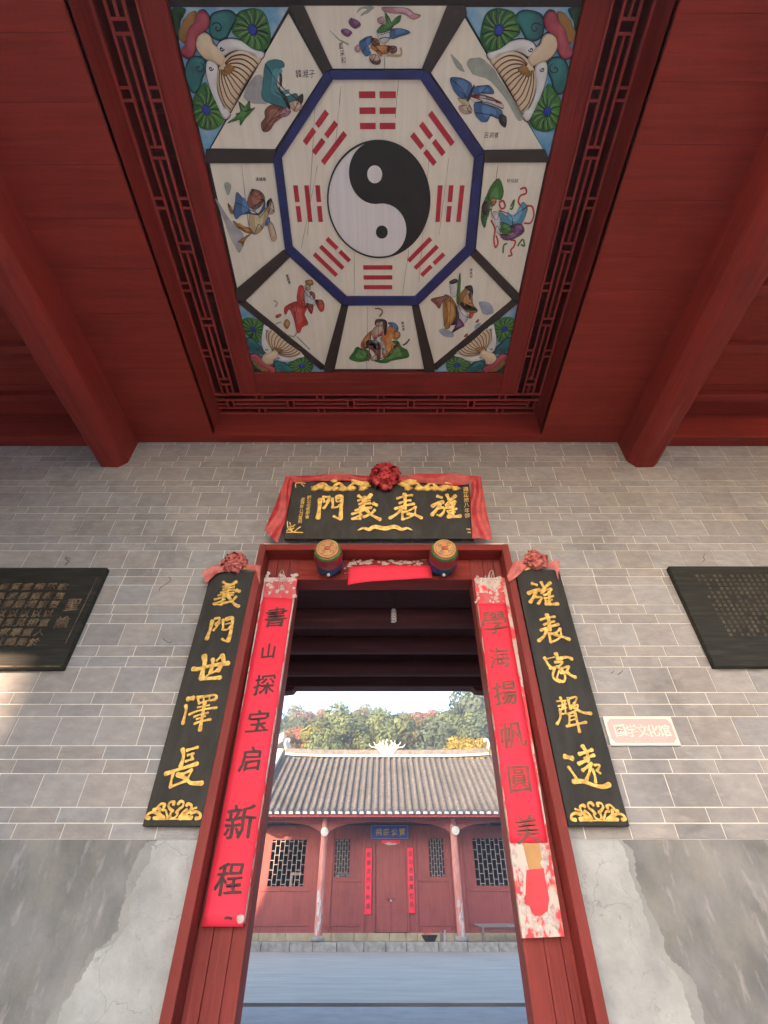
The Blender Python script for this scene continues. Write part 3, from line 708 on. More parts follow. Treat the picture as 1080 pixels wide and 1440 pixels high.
# ---- brush-painted figures of the eight scenes (flat paint on the boards)
pc = {}
def paint(c):
    if c not in pc: pc[c] = mat('scene_paint', c, tuple(x*0.62+0.02 for x in c), 0.65, ns=18, lo=0.35, hi=0.7, coord='World')
    return pc[c]
TEAL=(.05,.22,.24); PEACH=(.62,.38,.26); HAIR=(.035,.02,.02); BRN=(.28,.09,.05); GRN=(.06,.2,.03); BLU=(.06,.15,.32); WASH=(.47,.45,.44); TAN=(.6,.42,.24); REDP=(.62,.05,.035); ORG=(.62,.2,.04); OCH=(.42,.2,.04); PUR=(.2,.07,.17); SKB=(.12,.33,.45); PINK=(.62,.28,.32); WHT=(.7,.64,.6); GW=(.42,.44,.36); BW=(.42,.44,.52)
FIG = {
'tl': ((230,0,3.484), [(WASH,[(395,470),(430,390),(478,365),(500,420),(520,500),(440,505)]),(TEAL,[(500,312),(545,290),(585,300),(592,325),(556,345),(541,400),(548,440),(600,470),(650,455),(655,485),(612,500),(600,525),(540,510),(484,478),(490,400)]),
  (BRN,[(498,540),(530,512),(580,520),(602,550),(572,580),(545,600),(520,638),(488,640),(480,600),(500,575)]),(PEACH,[(622,500),(668,490),(678,530),(640,542)]),(HAIR,[(655,480),(682,458),(682,500),(655,507)]),(HAIR,[(568,358),(578,360),(580,415),(572,415)]),(HAIR,[(548,400),(560,430),(600,468),(622,525),(612,528),(590,480),(545,445)]),
  (GRN,[(315,600),(360,565),(355,555),(378,545),(370,495),(400,520),(422,490),(428,530),(450,525),(420,560),(400,580),(380,612),(375,585),(350,590)]),(PINK,[(570,560),(600,520),(625,545),(600,570)])], '韓湘子', (695,360), 30),
'tr': ((530,0,3.484), [(GW,[(440,300),(500,280),(560,325),(610,400),(665,480),(715,570),(690,590),(640,500),(560,400),(470,360)]),(GW,[(360,260),(400,300),(430,350),(390,330)]),(BLU,[(358,382),(400,378),(445,395),(464,420),(440,482),(400,470),(370,430)]),(BLU,[(470,430),(545,416),(572,456),(512,455),(480,466)]),
  (BLU,[(480,500),(540,510),(610,540),(605,585),(560,560),(540,592),(505,590),(478,550)]),(WHT,[(455,470),(520,462),(605,500),(615,530),(540,500),(480,500)]),(REDP,[(470,462),(540,470),(605,498),(600,504),(530,482),(470,472)]),(PEACH,[(400,520),(455,515),(462,550),(420,552)]),(HAIR,[(600,560),(632,570),(628,622),(600,600)]),(HAIR,[(440,485),(470,420),(476,425),(450,490)]),(TAN,[(395,480),(440,490),(460,530),(430,520)])], '呂洞賓', (560,660), 24),
'left': ((280,220,4.154), [(GW,[(150,150),(190,160),(180,220),(160,210)]),(WASH,[(100,240),(190,380),(260,450),(240,560),(190,480),(130,330)]),(BLU,[(222,205),(255,240),(288,285),(300,322),(345,330),(372,290),(385,250),(385,300),(350,337),(300,330),(250,337),(220,362),(203,322),(213,262)]),(BRN,[(300,205),(318,187),(368,207),(385,250),(345,300),(302,297),(284,260)]),
  (TAN,[(300,332),(352,335),(402,290),(402,350),(372,420),(325,452),(296,410)]),(OCH,[(200,372),(250,402),(300,417),(320,447),(270,437),(225,408)]),(OCH,[(230,492),(300,450),(272,480),(258,522),(250,500)]),(OCH,[(170,270),(197,310),(208,330),(184,325)]),(PEACH,[(398,262),(425,250),(442,320),(405,330)]),(HAIR,[(398,265),(420,240),(428,268),(405,288)]),(PEACH,[(400,382),(430,388),(455,472),(430,490),(412,440)]),(BLU,[(388,382),(410,350),(414,378),(395,402)])], '漢鍾離', (362,130), 22),
'right': ((530,220,4.154), [(GRN,[(645,210),(668,165),(712,125),(738,200),(722,250),(690,238),(650,262),(640,345),(630,412),(608,372),(613,290)]),(OCH,[(650,245),(682,230),(697,260),(677,287),(655,277)]),(HAIR,[(613,280),(640,262),(652,330),(618,332)]),(PEACH,[(638,275),(662,280),(667,312),(645,317)]),(SKB,[(713,310),(750,340),(800,345),(830,300),(852,263),(877,290),(870,330),(840,392),(790,407),(740,382),(715,350)]),
  (GRN,[(720,380),(780,402),(792,440),(742,452),(715,420)]),(PUR,[(780,402),(842,390),(857,437),(800,447)]),(PUR,[(715,450),(760,462),(850,425),(845,450),(780,483),(735,480)]),(WHT,[(668,330),(712,330),(720,440),(690,430)]),
  ('S',REDP,[(835,188),(865,180),(870,212),(838,225),(824,260),(842,290)]),('S',REDP,[(870,285),(905,290),(915,340),(895,385),(858,385)]),('S',REDP,[(665,370),(688,420),(682,480),(690,527),(706,500),(695,458)]),('S',REDP,[(780,485),(806,490),(800,520),(780,545),(787,572),(765,578)]),('S',REDP,[(712,268),(735,255),(747,290),(725,302),(713,272)]),('S',GRN,[(780,290),(800,250),(790,300),(775,300)]),('S',GRN,[(735,560),(740,515),(760,505)]),('S',GRN,[(820,520),(850,480),(860,520),(840,510)])], '何仙姑', (790,138), 24),
'bl': ((320,350,4.909), [(REDP,[(393,402),(440,370),(480,358),(500,385),(547,400),(532,450),(557,512),(520,532),(502,570),(480,567),(460,480),(430,410),(402,450)]),(REDP,[(493,257),(520,250),(532,290),(532,360),(547,400),(510,392),(480,345)]),(WHT,[(530,280),(572,300),(602,340),(612,370),(570,400),(540,382)]),(REDP,[(545,372),(592,387),(582,442),(560,417)]),(REDP,[(608,347),(662,360),(667,412),(645,427),(620,390)]),
  (OCH,[(545,370),(590,380),(588,398),(560,395)]),(OCH,[(608,347),(655,350),(650,372),(620,368)]),(OCH,[(538,217),(580,210),(592,240),(550,242)]),(PEACH,[(538,242),(572,250),(567,278),(538,270)]),(OCH,[(388,512),(410,480),(432,510),(410,547)]),(REDP,[(333,457),(365,443),(372,455),(345,470)]),(BRN,[(570,290),(600,300),(605,335),(580,335)]),('S',GW,[(320,350),(345,370),(330,395)]),('S',GW,[(370,500),(330,520),(350,560),(400,570)]),('S',GW,[(420,590),(460,600),(480,570)]),('S',GW,[(480,600),(520,640),(570,690)])], '曹國舅', (420,205), 26),
'bottom': ((480,420,9.0), [(GRN,[(100,747),(150,670),(192,605),(250,620),(330,640),(382,720),(330,772),(210,787)]),(GRN,[(415,775),(520,760),(600,690),(640,600),(650,530),(720,530),(762,600),(830,640),(857,720),(780,747),(640,772),(580,800),(500,802)]),(ORG,[(250,560),(300,470),(382,395),(372,470),(330,520),(290,560),(300,642),(262,627)]),
  (BRN,[(275,560),(330,515),(400,520),(482,545),(500,620),(492,742),(460,767),(430,700),(400,652),(340,612),(290,622)]),(HAIR,[(290,545),(340,520),(400,530),(470,560),(480,620),(440,660),(380,600),(310,610)]),(ORG,[(560,440),(610,330),(682,400),(662,470),(630,520),(732,600),(732,672),(650,667),(560,742),(515,692),(520,600),(503,480)]),(WHT,[(488,480),(520,530),(557,620),(572,660),(545,702),(520,642),(498,560)]),
  (PEACH,[(385,400),(470,320),(542,330),(532,420),(470,472),(400,472)]),(PEACH,[(448,280),(515,275),(522,330),(460,342)]),(HAIR,[(440,255),(530,250),(577,290),(572,420),(545,452),(533,330),(520,272),(450,275),(442,340),(428,300)]),(REDP,[(470,430),(500,402),(530,425),(510,460),(480,460)]),(REDP,[(400,490),(425,468),(455,490),(430,515)]),(SKB,[(395,520),(440,515),(470,540),(430,570),(400,550)]),
  (BLU,[(598,290),(680,300),(722,360),(702,402),(660,350),(600,312)]),(OCH,[(668,402),(730,410),(747,460),(700,507),(650,482)]),(PEACH,[(393,587),(430,580),(457,640),(430,667)]),(PEACH,[(368,752),(430,705),(452,730),(400,777)]),('S',BRN,[(372,430),(358,600),(342,782)]),('S',BRN,[(425,115),(490,120),(520,160),(482,215)]),('S',HAIR,[(780,580),(830,545),(862,500)])], '鐵拐李', (780,340), 55),
'br': ((520,350,4.5), [(BW,[(435,515),(470,500),(530,530),(520,555),(470,550)]),(BW,[(665,480),(700,460),(690,500),(665,510)]),(BW,[(690,330),(760,340),(782,400),(720,410),(700,370)]),(OCH,[(463,300),(512,300),(547,360),(547,430),(512,475),(500,497),(470,482)]),(OCH,[(560,300),(600,250),(642,230),(650,340),(682,385),(650,402),(600,387),(563,360)]),(WHT,[(555,350),(600,382),(622,430),(590,470),(560,442)]),(WHT,[(610,270),(640,265),(645,320),(620,330)]),
  (HAIR,[(540,340),(562,400),(557,460),(515,477),(540,440),(548,400)]),(HAIR,[(600,238),(642,228),(652,270),(640,302),(634,260)]),(HAIR,[(575,330),(660,370),(670,385),(590,375)]),(WHT,[(508,210),(552,208),(547,290),(515,292)]),(HAIR,[(503,205),(540,185),(557,200),(520,217)]),(GRN,[(564,168),(573,168),(566,332),(547,322)]),(BRN,[(385,315),(440,300),(490,290),(502,300),(460,330),(440,372),(415,345)]),(PUR,[(558,430),(597,482),(530,502),(522,527),(545,470)]),(REDP,[(630,405),(657,400),(642,432),(625,430)]),(REDP,[(668,460),(685,440),(688,455)]),(REDP,[(595,550),(615,530),(618,545)])], '張果老', (640,150), 24),
'top': ((440,0,6.0), [(GW,[(140,250),(230,330),(300,370),(290,380),(200,320)]),(GW,[(370,110),(400,60),(520,58),(430,130),(400,120),(460,75),(410,75)]),(BLU,[(390,360),(430,325),(492,300),(502,330),(480,370),(450,400),(492,445),(450,467),(420,440)]),(ORG,[(498,370),(560,383),(642,385),(642,442),(590,452),(570,472),(530,430),(490,400)]),(BRN,[(498,320),(550,335),(562,380),(500,372)]),(PEACH,[(480,470),(530,458),(572,500),(540,530),(490,522)]),(BRN,[(480,490),(500,515),(540,520),(572,508),(555,540),(500,532)]),
  (BRN,[(643,390),(700,390),(707,430),(660,447)]),(WHT,[(540,270),(580,290),(650,270),(655,320),(600,365),(560,330)]),(BLU,[(658,250),(740,240),(822,270),(740,302),(658,322)]),(GRN,[(538,262),(590,203),(618,215),(613,108),(650,165),(668,190),(740,123),(732,180),(682,215),(652,252),(580,272)]),(PUR,[(303,190),(325,150),(345,165),(385,177),(402,215),(350,237)]),(PUR,[(240,265),(265,240),(332,270),(290,307)]),
  (PINK,[(580,65),(700,62),(800,70),(850,110),(910,130),(850,160),(780,120),(700,110),(620,100)]),(PINK,[(545,160),(590,140),(600,190),(560,195)]),(PINK,[(355,400),(385,375),(395,430),(365,430)]),('S',HAIR,[(640,380),(630,435)]),('S',TAN,[(620,465),(740,465),(740,400)])], '藍采和', (248,445), 40),
}
for key, (cr, items, cap, cp_, cs) in FIG.items():
    par = scene_part[key]; w = 0.0122; k = 0
    def f(p): return CP.uv(cr[0]+p[0]/cr[2], cr[1]+p[1]/cr[2])
    for it in items:
        mb = MB(); k += 1
        if it[0] == 'S':
            mb.stroke(CP, smooth_open([f(p) for p in it[2]], 4), 0.012, w, w+0.0006+0.0002*k); mb.build('brush_stroke', paint(it[1]), par)
        else:
            pts = smooth_closed([f(p) for p in it[1]], 3)
            pts = [(u+0.006*noise.noise(Vector((u*30, v*30, k))), v+0.006*noise.noise(Vector((v*30, u*30, k+5)))) for u, v in pts]
            mb.prism(CP, pts, w, w+0.0006+0.0002*k); mb.build('painted_shape', paint(it[0]), par)
    for it in items:            # brush outlines and lighter inner tones
        if it[0] in ('S', WASH, GW, BW): continue
        q = smooth_closed([f(p) for p in it[1]], 3); q.append(q[0])
        mb = MB(); mb.stroke(CP, q, [0.0012+0.0035*abs(noise.noise(Vector((k*.35, i, 2)))) for i, _ in enumerate(q)], w, w+0.0058); mb.build('ink_line', paint((it[0][0]*.25+.01, it[0][1]*.22+.01, it[0][2]*.22+.012)), par)
        cx_ = sum(p[0] for p in q)/len(q); cy_ = sum(p[1] for p in q)/len(q)
        q2 = [(cx_+(p[0]-cx_)*.5+.008, cy_+(p[1]-cy_)*.62+.006) for p in q[:-1]]
        mb = MB(); mb.prism(CP, q2, w, w+0.0054); mb.build('light_tone', paint(tuple(min(.75, c*1.5+.04) for c in it[0])), par)
    # pale highlight folds and dark contour lines on the robes
    random.seed(len(key)*5+ord(key[0])); mb = MB()
    for it in items[:9]:
        if it[0] == 'S' or it[0] in (WASH, GW, BW): continue
        q = [f(p) for p in it[1]]; n = len(q)
        for r in range(2):
            a = q[random.randrange(n)]; b = q[random.randrange(n)]; c = (sum(p[0] for p in q)/n, sum(p[1] for p in q)/n)
            if a != b: mb.stroke(CP, smooth_open([a, (c[0]*.7+(a[0]+b[0])*.15, c[1]*.7+(a[1]+b[1])*.15), b], 4), 0.004, w, w+0.0055)
    mb.build('contour', paint(HAIR), par)
    mb = MB(); u, v = f(cp_); sz = cs/cr[2]*0.0055*0.8
    for j, ch in enumerate(cap): put_glyph(mb, CP, ch, u+(j-1)*sz*1.15*(1 if key in ('tl','tr','left','right') else 0.15), v-(j-1)*sz*1.15*(0 if key in ('tl','tr','left','right') else 1), sz, w, 0.001)
    mb.build('caption', paint(HAIR), par)

# ================================================================== RED DOOR FRAME
YF, YB = 3.23, 3.37                        # casing front, inner board face
BP = wallY(YB)
door = thing('door_frame', 'tall red wooden door frame with two painted drum-shaped pegs on its lintel', 'door frame', (0, YB, 0))
CI = 0.986
for s in (-1, 1):
    x0, x1 = sorted((s*1.045, s*CI))
    mb = MB(); mb.box(x0, x1, YF, D+0.16, 0, Z(DH)); mb.build('casing', m_red_z, door, bevel=0.006)
    # inner jamb: three upright boards with fine gaps
    xs = [s*(CI-0.001), s*0.90, s*0.80, s*0.722] if s < 0 else [s*(CI-0.001), s*0.925, s*0.835, s*0.724]
    for k in range(3):
        a, b = sorted((xs[k], xs[k+1])); mb = MB(); mb.box(a+0.0012, b-0.0012, YB+(0.0, 0.002, 0.001)[k], YB+0.15, 0, Z(2.39)); mb.build('jamb_board', m_red_z, door, bevel=0.003)
mb = MB(); mb.box(-CI, CI, YF+0.001, D+0.16, Z(2.372), Z(DH-0.001)); mb.build('head_casing', m_red_x, door, bevel=0.006)
mb = MB(); mb.box(-0.7235, 0.7255, YB+0.001, YB+0.15, Z(2.205), Z(2.37)); mb.build('lintel_board', m_red_x, door, bevel=0.004)
mb = MB(); mb.box(-0.7235, 0.7255, YB-0.018, YB+0.15, Z(2.16), Z(2.2045)); mb.build('lintel_rail', m_red_x, door, bevel=0.006)
m_thr = mat('threshold_stone', (0.3, 0.29, 0.28), rough=0.85, ns=6)
mb = MB(); mb.box(-DX, DX, YB-0.05, YB+0.2, 0.0, 0.12); mb.build('threshold', m_thr, door, bevel=0.01)
# drum pegs
m_face = mat('drum_face_gold', (0.62, 0.33, 0.09), (0.5, 0.22, 0.07), 0.5, ns=18, lo=0.4, hi=0.6)
m_dgreen = mat('drum_green', (0.05, 0.26, 0.05), (0.03, 0.14, 0.05), 0.4, ns=20)
m_dblue = mat('drum_blue', (0.03, 0.05, 0.20), (0.02, 0.08, 0.10), 0.4, ns=16, lo=0.4, hi=0.6)
m_dred = mat('drum_red', (0.42, 0.03, 0.03), (0.26, 0.02, 0.02), 0.35, ns=14)
for px, fx in ((460.5, 0), (625.5, 0)):
    fp = wallY(3.085); u, v = fp.uv(px, 771.5)
    C = Vector((u, 3.085, Z(v)))
    mb = MB(); mb.lathe(C, (0, 1, 0), [(0, .088), (0.004, .093), (0.03, .105), (0.09, .118), (0.14, .112), (0.17, .095)], 28)
    dr = mb.build('door_drum', m_dred, door, smooth=True)
    mb = MB(); mb.lathe(C+Vector((0, -0.006, 0)), (0, 1, 0), [(0, .078), (0.001, .088), (0.008, .09)], 28); mb.build('drum_face', m_face, dr, smooth=True)
    mb = MB(); mb.lathe(C+Vector((0, 0.006, 0)), (0, 1, 0), [(0, .09), (0.004, .1), (0.022, .108), (0.03, .1)], 28); mb.build('drum_rim', m_dgreen, dr, smooth=True)
    mb = MB(); mb.lathe(C+Vector((0, 0.15, 0)), (0, 1, 0), [(0, .08), (0.02, .096), (0.05, .106), (0.08, .096), (0.10, .08), (0.135, .085)], 36, lobes=6, lamp=0.12); mb.build('drum_base', m_dblue, dr, smooth='all')
    dp = Plane(C+Vector((0, -0.0065, 0)), (1, 0, 0), (0, 0, 1))
    mb = MB()
    for a0 in range(4):
        a = a0*math.pi/2 + math.pi/4
        pts = [(0.047*math.cos(a)+0.02*math.cos(t*0.6+a)*(1-t/12), 0.047*math.sin(a)+0.02*math.sin(t*0.6+a)*(1-t/12)) for t in range(11)]
        mb.stroke(dp, pts, 0.004, 0, 0.002)
    mb.stroke(dp, [(0.074*math.cos(k*math.pi/14), 0.074*math.sin(k*math.pi/14)) for k in range(29)], 0.003, 0, 0.002)
    mb.build('face_scroll', m_dblue, dr)
    mb = MB()
    for dz in (-0.012, 0.0, 0.012): mb.stroke(dp, [(-0.03+abs(dz)*.6, dz), (0.03-abs(dz)*.6, dz*1.3)], 0.007, 0, 0.003)
    mb.build('face_mark', m_dred, dr)
    mb = MB()
    for k in range(12):
        a = k*math.pi/6
        mb.relief(Plane(C+Vector((0.115*math.cos(a), 0.075, 0.115*math.sin(a))), (-math.sin(a), 0, math.cos(a)), (0, 1, 0)), [(0.014*math.cos(t*math.pi/4), 0.02*math.sin(t*math.pi/4)) for t in range(8)], 0, 0.006, .6)
    mb.build('drum_studs', m_dblue, dr, kind='stuff')
    mb = MB(); mb.lathe(C+Vector((0, 0.19, -0.118)), (0, -0.4, -1), [(0, .012), (0.012, .014), (0.02, .005)], 10); mb.build('knob', m_tw, dr, smooth=True)

# ================================================================== PLAQUES
def hang_board(name, label, cat, corners, yb, th, m, yt=None, group=None):
    """corners TL,TR,BR,BL in pixels; the board lies in a plane through its foot at yb, leaning to yt at the head"""
    hb = wallY(yb).uv(*[(corners[3][k]+corners[2][k])/2 for k in (0, 1)])[1]
    if yt is None or yt == yb: pl = Plane((0, yb, CAMZ), (1, 0, 0), (0, 0, 1)); U = Vector((0, 0, 1))
    else:
        ht = wallY(yt).uv(*[(corners[0][k]+corners[1][k])/2 for k in (0, 1)])[1]
        U = Vector((0, yt-yb, ht-hb)).normalized(); pl = Plane((0, yb, Z(hb)), (1, 0, 0), U)
    uv = pl.uvs(corners); xl = (uv[0][0]+uv[3][0])/2; xr = (uv[1][0]+uv[2][0])/2; vt = (uv[0][1]+uv[1][1])/2; vb = (uv[2][1]+uv[3][1])/2
    t = thing(name, label, cat, tuple(pl.pt((xl+xr)/2, vb, 0)), group)
    mb = MB(); mb.prism(pl, [(xl, vb), (xr, vb), (xr, vt), (xl, vt)], -th, 0.0)
    mb.build('board', m, t, bevel=0.005)
    return t, pl, (xl, xr, vb, vt)


# brush-written characters, stroke by stroke: (width, points) on the drawing of each board
CALL = {
'A0': ((435,685,9.818), [(50,[(150,180),(140,300),(120,430)]),(32,[(195,140),(280,140)]),(24,[(280,145),(240,200),(200,205)]),(24,[(195,150),(215,205),(270,185)]),(34,[(270,185),(235,250),(200,295)]),(32,[(320,165),(325,250),(320,285)]),(48,[(385,145),(430,132),(452,155),(440,280),(435,400),(425,440)]),(22,[(370,150),(378,205),(430,190)]),(24,[(325,285),(380,280),(420,250)]),(28,[(340,405),(385,430),(430,438)])]),
'A1': ((435,685,9.818), [(36,[(680,125),(720,150)]),(42,[(850,110),(790,160),(740,195)]),(24,[(675,190),(760,165),(845,150)]),(24,[(690,240),(760,208),(835,185)]),(28,[(700,285),(770,240),(845,225)]),(32,[(765,140),(755,260),(720,320)]),(24,[(635,325),(740,292),(860,282)]),(26,[(590,375),(720,335),(800,305),(850,290)]),(30,[(700,310),(705,370),(700,440)]),(24,[(590,440),(650,415),(720,380)]),(24,[(600,442),(705,440)]),(38,[(770,300),(840,370),(920,420),(980,450)]),(32,[(900,320),(850,370),(750,415)]),(42,[(890,230),(930,248)])]),
'B0': ((545,685,9.818), [(28,[(135,160),(240,128),(340,115)]),(44,[(235,105),(245,200),(235,300)]),(26,[(165,225),(250,192),(320,185)]),(32,[(108,300),(220,265),(365,235)]),(36,[(200,290),(130,370),(30,432)]),(32,[(202,340),(205,445)]),(26,[(205,450),(290,425),(370,375)]),(26,[(390,275),(300,325),(230,345)]),(20,[(388,280),(380,370)]),(36,[(280,372),(380,385),(470,430)])]),
'B1': ((545,685,9.818), [(34,[(690,130),(745,147)]),(42,[(620,265),(700,220),(765,210)]),(42,[(720,240),(680,310),(612,385)]),(32,[(700,292),(780,290),(772,350),(725,400)]),(20,[(685,385),(725,405)]),(40,[(820,115),(848,170)]),(38,[(935,125),(860,190),(812,255)]),(30,[(812,290),(860,235),(930,195)]),(30,[(932,200),(915,250),(850,290)]),(28,[(830,335),(950,300)]),(40,[(905,250),(900,410)]),(24,[(845,365),(930,345)]),(42,[(840,410),(930,410),(1005,400)]),(26,[(835,330),(855,385)])]),
'C0': ((270,810,9), [(28,[(400,82),(440,110)]),(36,[(560,80),(490,120),(440,155)]),(22,[(395,140),(470,118),(535,110)]),(22,[(400,178),(470,158),(535,142)]),(24,[(370,215),(460,190),(538,175)]),(26,[(465,110),(455,190),(430,240)]),(20,[(335,250),(440,225),(530,213)]),(24,[(290,300),(400,270),(520,240)]),(26,[(398,230),(390,300),(372,370)]),(22,[(275,355),(350,330),(415,298)]),(20,[(280,362),(370,367)]),(34,[(440,230),(490,300),(540,360),(592,385)]),(28,[(560,265),(500,320),(400,345)]),(42,[(570,186),(600,196)])]),
'C1': ((270,810,9), [(38,[(260,575),(230,690),(190,800)]),(24,[(295,545),(350,535),(340,580),(300,612)]),(24,[(350,590),(310,650),(275,692)]),(20,[(300,622),(350,592)]),(28,[(395,560),(395,640),(392,680)]),(40,[(440,550),(512,537),(505,640),(480,760),(455,828)]),(20,[(400,685),(450,680),(490,640)]),(18,[(430,612),(485,600)]),(24,[(385,800),(420,825),(460,828)])]),
'C2': ((270,810,9), [(44,[(20,1180),(80,1182),(200,1150),(330,1125),(465,1108)]),(52,[(158,1020),(165,1100),(135,1230),(125,1300)]),(44,[(120,1300),(230,1300),(360,1290)]),(38,[(265,1060),(265,1120),(235,1230)]),(46,[(385,1012),(402,1080),(365,1150),(330,1200)]),(28,[(250,1225),(340,1195)]),(18,[(190,1268),(240,1225)]),(24,[(315,1072),(380,1010)])]),
'D0': ((220,970,9.6), [(54,[(435,128),(500,115)]),(34,[(400,220),(405,270),(380,380),(360,460)]),(28,[(555,100),(580,190)]),(30,[(560,108),(680,90),(790,75),(815,108),(780,140)]),(20,[(590,182),(680,155),(790,138)]),(18,[(640,100),(640,160)]),(18,[(720,90),(712,150)]),(20,[(560,240),(640,225),(715,212)]),(26,[(450,335),(560,290),(680,262),(815,245)]),(38,[(655,180),(625,330),(590,550)]),(22,[(510,368),(600,335),(700,312)]),(26,[(520,458),(600,428),(735,400)]),(20,[(545,398),(600,380),(660,355)])]),
'D1': ((220,970,9.6), [(42,[(358,810),(370,900),(330,1040)]),(34,[(420,820),(560,780)]),(26,[(430,885),(510,862)]),(28,[(400,968),(500,935)]),(34,[(490,870),(480,940)]),(42,[(130,1135),(330,1070),(555,1000)]),(32,[(230,1130),(205,1230),(190,1310)]),(30,[(190,1315),(300,1270),(400,1230)]),(30,[(480,1080),(380,1130),(280,1142)]),(24,[(480,1090),(430,1190)]),(44,[(290,1145),(400,1200),(470,1260),(620,1262)])]),
'E0': ((735,810,9), [(34,[(120,100),(175,120)]),(40,[(75,222),(150,187),(210,180)]),(38,[(160,210),(130,280),(95,335)]),(28,[(150,272),(235,275),(225,310),(195,355)]),(32,[(235,85),(255,130)]),(34,[(345,90),(290,140),(240,190)]),(26,[(240,222),(290,182),(355,165)]),(26,[(358,170),(330,217),(270,247)]),(24,[(280,290),(385,255)]),(34,[(335,210),(335,350)]),(20,[(285,322),(370,302)]),(38,[(295,355),(370,360),(445,355)]),(22,[(275,280),(290,320)])]),
'E1': ((735,810,9), [(26,[(225,560),(310,532),(405,520)]),(42,[(305,500),(335,600),(335,690)]),(24,[(270,620),(340,592),(400,580)]),(30,[(230,690),(330,652),(450,615)]),(34,[(300,680),(270,760),(200,825)]),(30,[(332,730),(350,830)]),(26,[(350,840),(430,812),(490,760)]),(26,[(470,670),(420,720),(340,737)]),(20,[(477,670),(485,740)]),(36,[(400,740),(500,770),(590,805)])]),
'E2': ((735,810,9), [(44,[(420,992),(445,1050)]),(30,[(275,1040),(310,1110),(352,1160)]),(14,[(300,1052),(400,1030)]),(34,[(480,1045),(560,1030),(620,1055)]),(26,[(410,1095),(500,1090),(450,1150),(340,1172)]),(28,[(430,1150),(500,1200),(535,1280),(510,1340),(430,1312)]),(26,[(400,1170),(380,1250),(400,1310),(470,1345)]),(20,[(460,1200),(430,1290)]),(28,[(580,1150),(550,1210),(480,1230)]),(24,[(490,1172),(560,1150)]),(36,[(560,1220),(610,1260),(665,1285)])]),
'F0': ((770,970,9.6), [(20,[(125,160),(240,150)]),(28,[(170,110),(200,200),(200,250)]),(20,[(145,225),(250,192)]),(28,[(165,270),(170,380),(125,465)]),(18,[(180,272),(250,242)]),(20,[(185,328),(290,322)]),(18,[(230,170),(240,320)]),(32,[(275,120),(290,200),(310,260)]),(22,[(290,120),(385,100),(375,160),(350,190)]),(22,[(310,240),(402,205),(380,280),(270,332)]),(34,[(330,222),(430,290),(500,315),(585,322)]),(24,[(295,330),(290,470)]),(32,[(370,320),(400,440),(430,570)]),(16,[(300,362),(360,347)]),(16,[(310,412),(370,397)]),(28,[(260,495),(400,465),(520,440)])]),
'F1': ((770,970,9.6), [(54,[(235,905),(330,930)]),(32,[(280,1050),(340,1130),(395,1220)]),(46,[(350,1240),(480,1240),(620,1290),(740,1312),(830,1280)]),(42,[(470,765),(530,860),(540,950)]),(36,[(425,870),(520,842),(600,812)]),(34,[(500,932),(560,907),(625,885)]),(40,[(420,1000),(500,965),(540,960)]),(36,[(590,1000),(510,1060),(470,1090)]),(34,[(580,1010),(560,1120),(520,1220)]),(32,[(605,1080),(640,1180),(645,1250)]),(24,[(630,1020),(700,1020),(670,1090)]),(26,[(660,1090),(710,1130)])]),
}
ORNG = ((200,1110,10.8), [(36,[(112,440),(68,430),(90,382),(150,352),(220,362),(330,440)]),(34,[(185,440),(240,422),(340,445)]),(32,[(180,312),(220,300),(250,260),(300,220),(345,232),(335,270)]),(38,[(262,300),(270,370),(330,432)]),(28,[(310,312),(360,322),(380,390),(400,432)]),(30,[(480,232),(488,192),(430,197),(402,250),(430,300),(470,332)]),(30,[(550,222),(590,182),(630,202),(620,260),(570,300),(520,352)]),(24,[(450,342),(430,400),(462,440),(530,400),(540,342)]),(32,[(680,312),(620,352),(570,432)]),(34,[(680,242),(702,220),(750,242),(740,300),(700,352),(620,412)]),(28,[(770,300),(822,280)]),(36,[(820,442),(880,430),(880,372),(820,342),(740,362)]),(40,[(750,430),(680,412),(580,442)]),(22,[(200,452),(750,452)])])
def brush(parent, pl, cr, strokes, name='character', h=0.008, target=None, ease=0.55):
    mb = MB(); k = 0
    for w, pts in strokes:
        k += 1
        q = [pl.uv(cr[0]+x/cr[2], cr[1]+y/cr[2]) for x, y in pts]
        a = pl.uv(cr[0]+(pts[0][0]-20)/cr[2], cr[1]+pts[0][1]/cr[2]); b = pl.uv(cr[0]+(pts[0][0]+20)/cr[2], cr[1]+pts[0][1]/cr[2]); ww = w*math.hypot(b[0]-a[0], b[1]-a[1])/40*1.38
        if target: q = target(q)
        q = smooth_open(q, 7); n = len(q); L = sum(math.hypot(q[i+1][0]-q[i][0], q[i+1][1]-q[i][1]) for i in range(n-1)) or 1
        # round the two ends
        def ext(p, r, t): d = math.hypot(p[0]-r[0], p[1]-r[1]) or 1; return (p[0]+(p[0]-r[0])/d*t, p[1]+(p[1]-r[1])/d*t)
        q = [ext(q[0], q[1], ww*.40), ext(q[0], q[1], ww*.26)] + q + [ext(q[-1], q[-2], ww*.22), ext(q[-1], q[-2], ww*.34)]
        n = len(q); ws = []
        for i in range(n):
            t = i/(n-1); base = ww*(0.86+0.20*math.cos(t*math.pi*2)) + ww*0.05*noise.noise(Vector((i*0.7, k*3.1, w)))
            if i == 0: base = ww*.5
            if i == n-1: base = ww*.32
            if i == 1: base = ww*.84
            if i == n-2: base = ww*.7
            ws.append(base)
        mb.stroke(pl, q, ws, 0, h-0.00025*k)
    return mb.build(name, m_gold, parent)
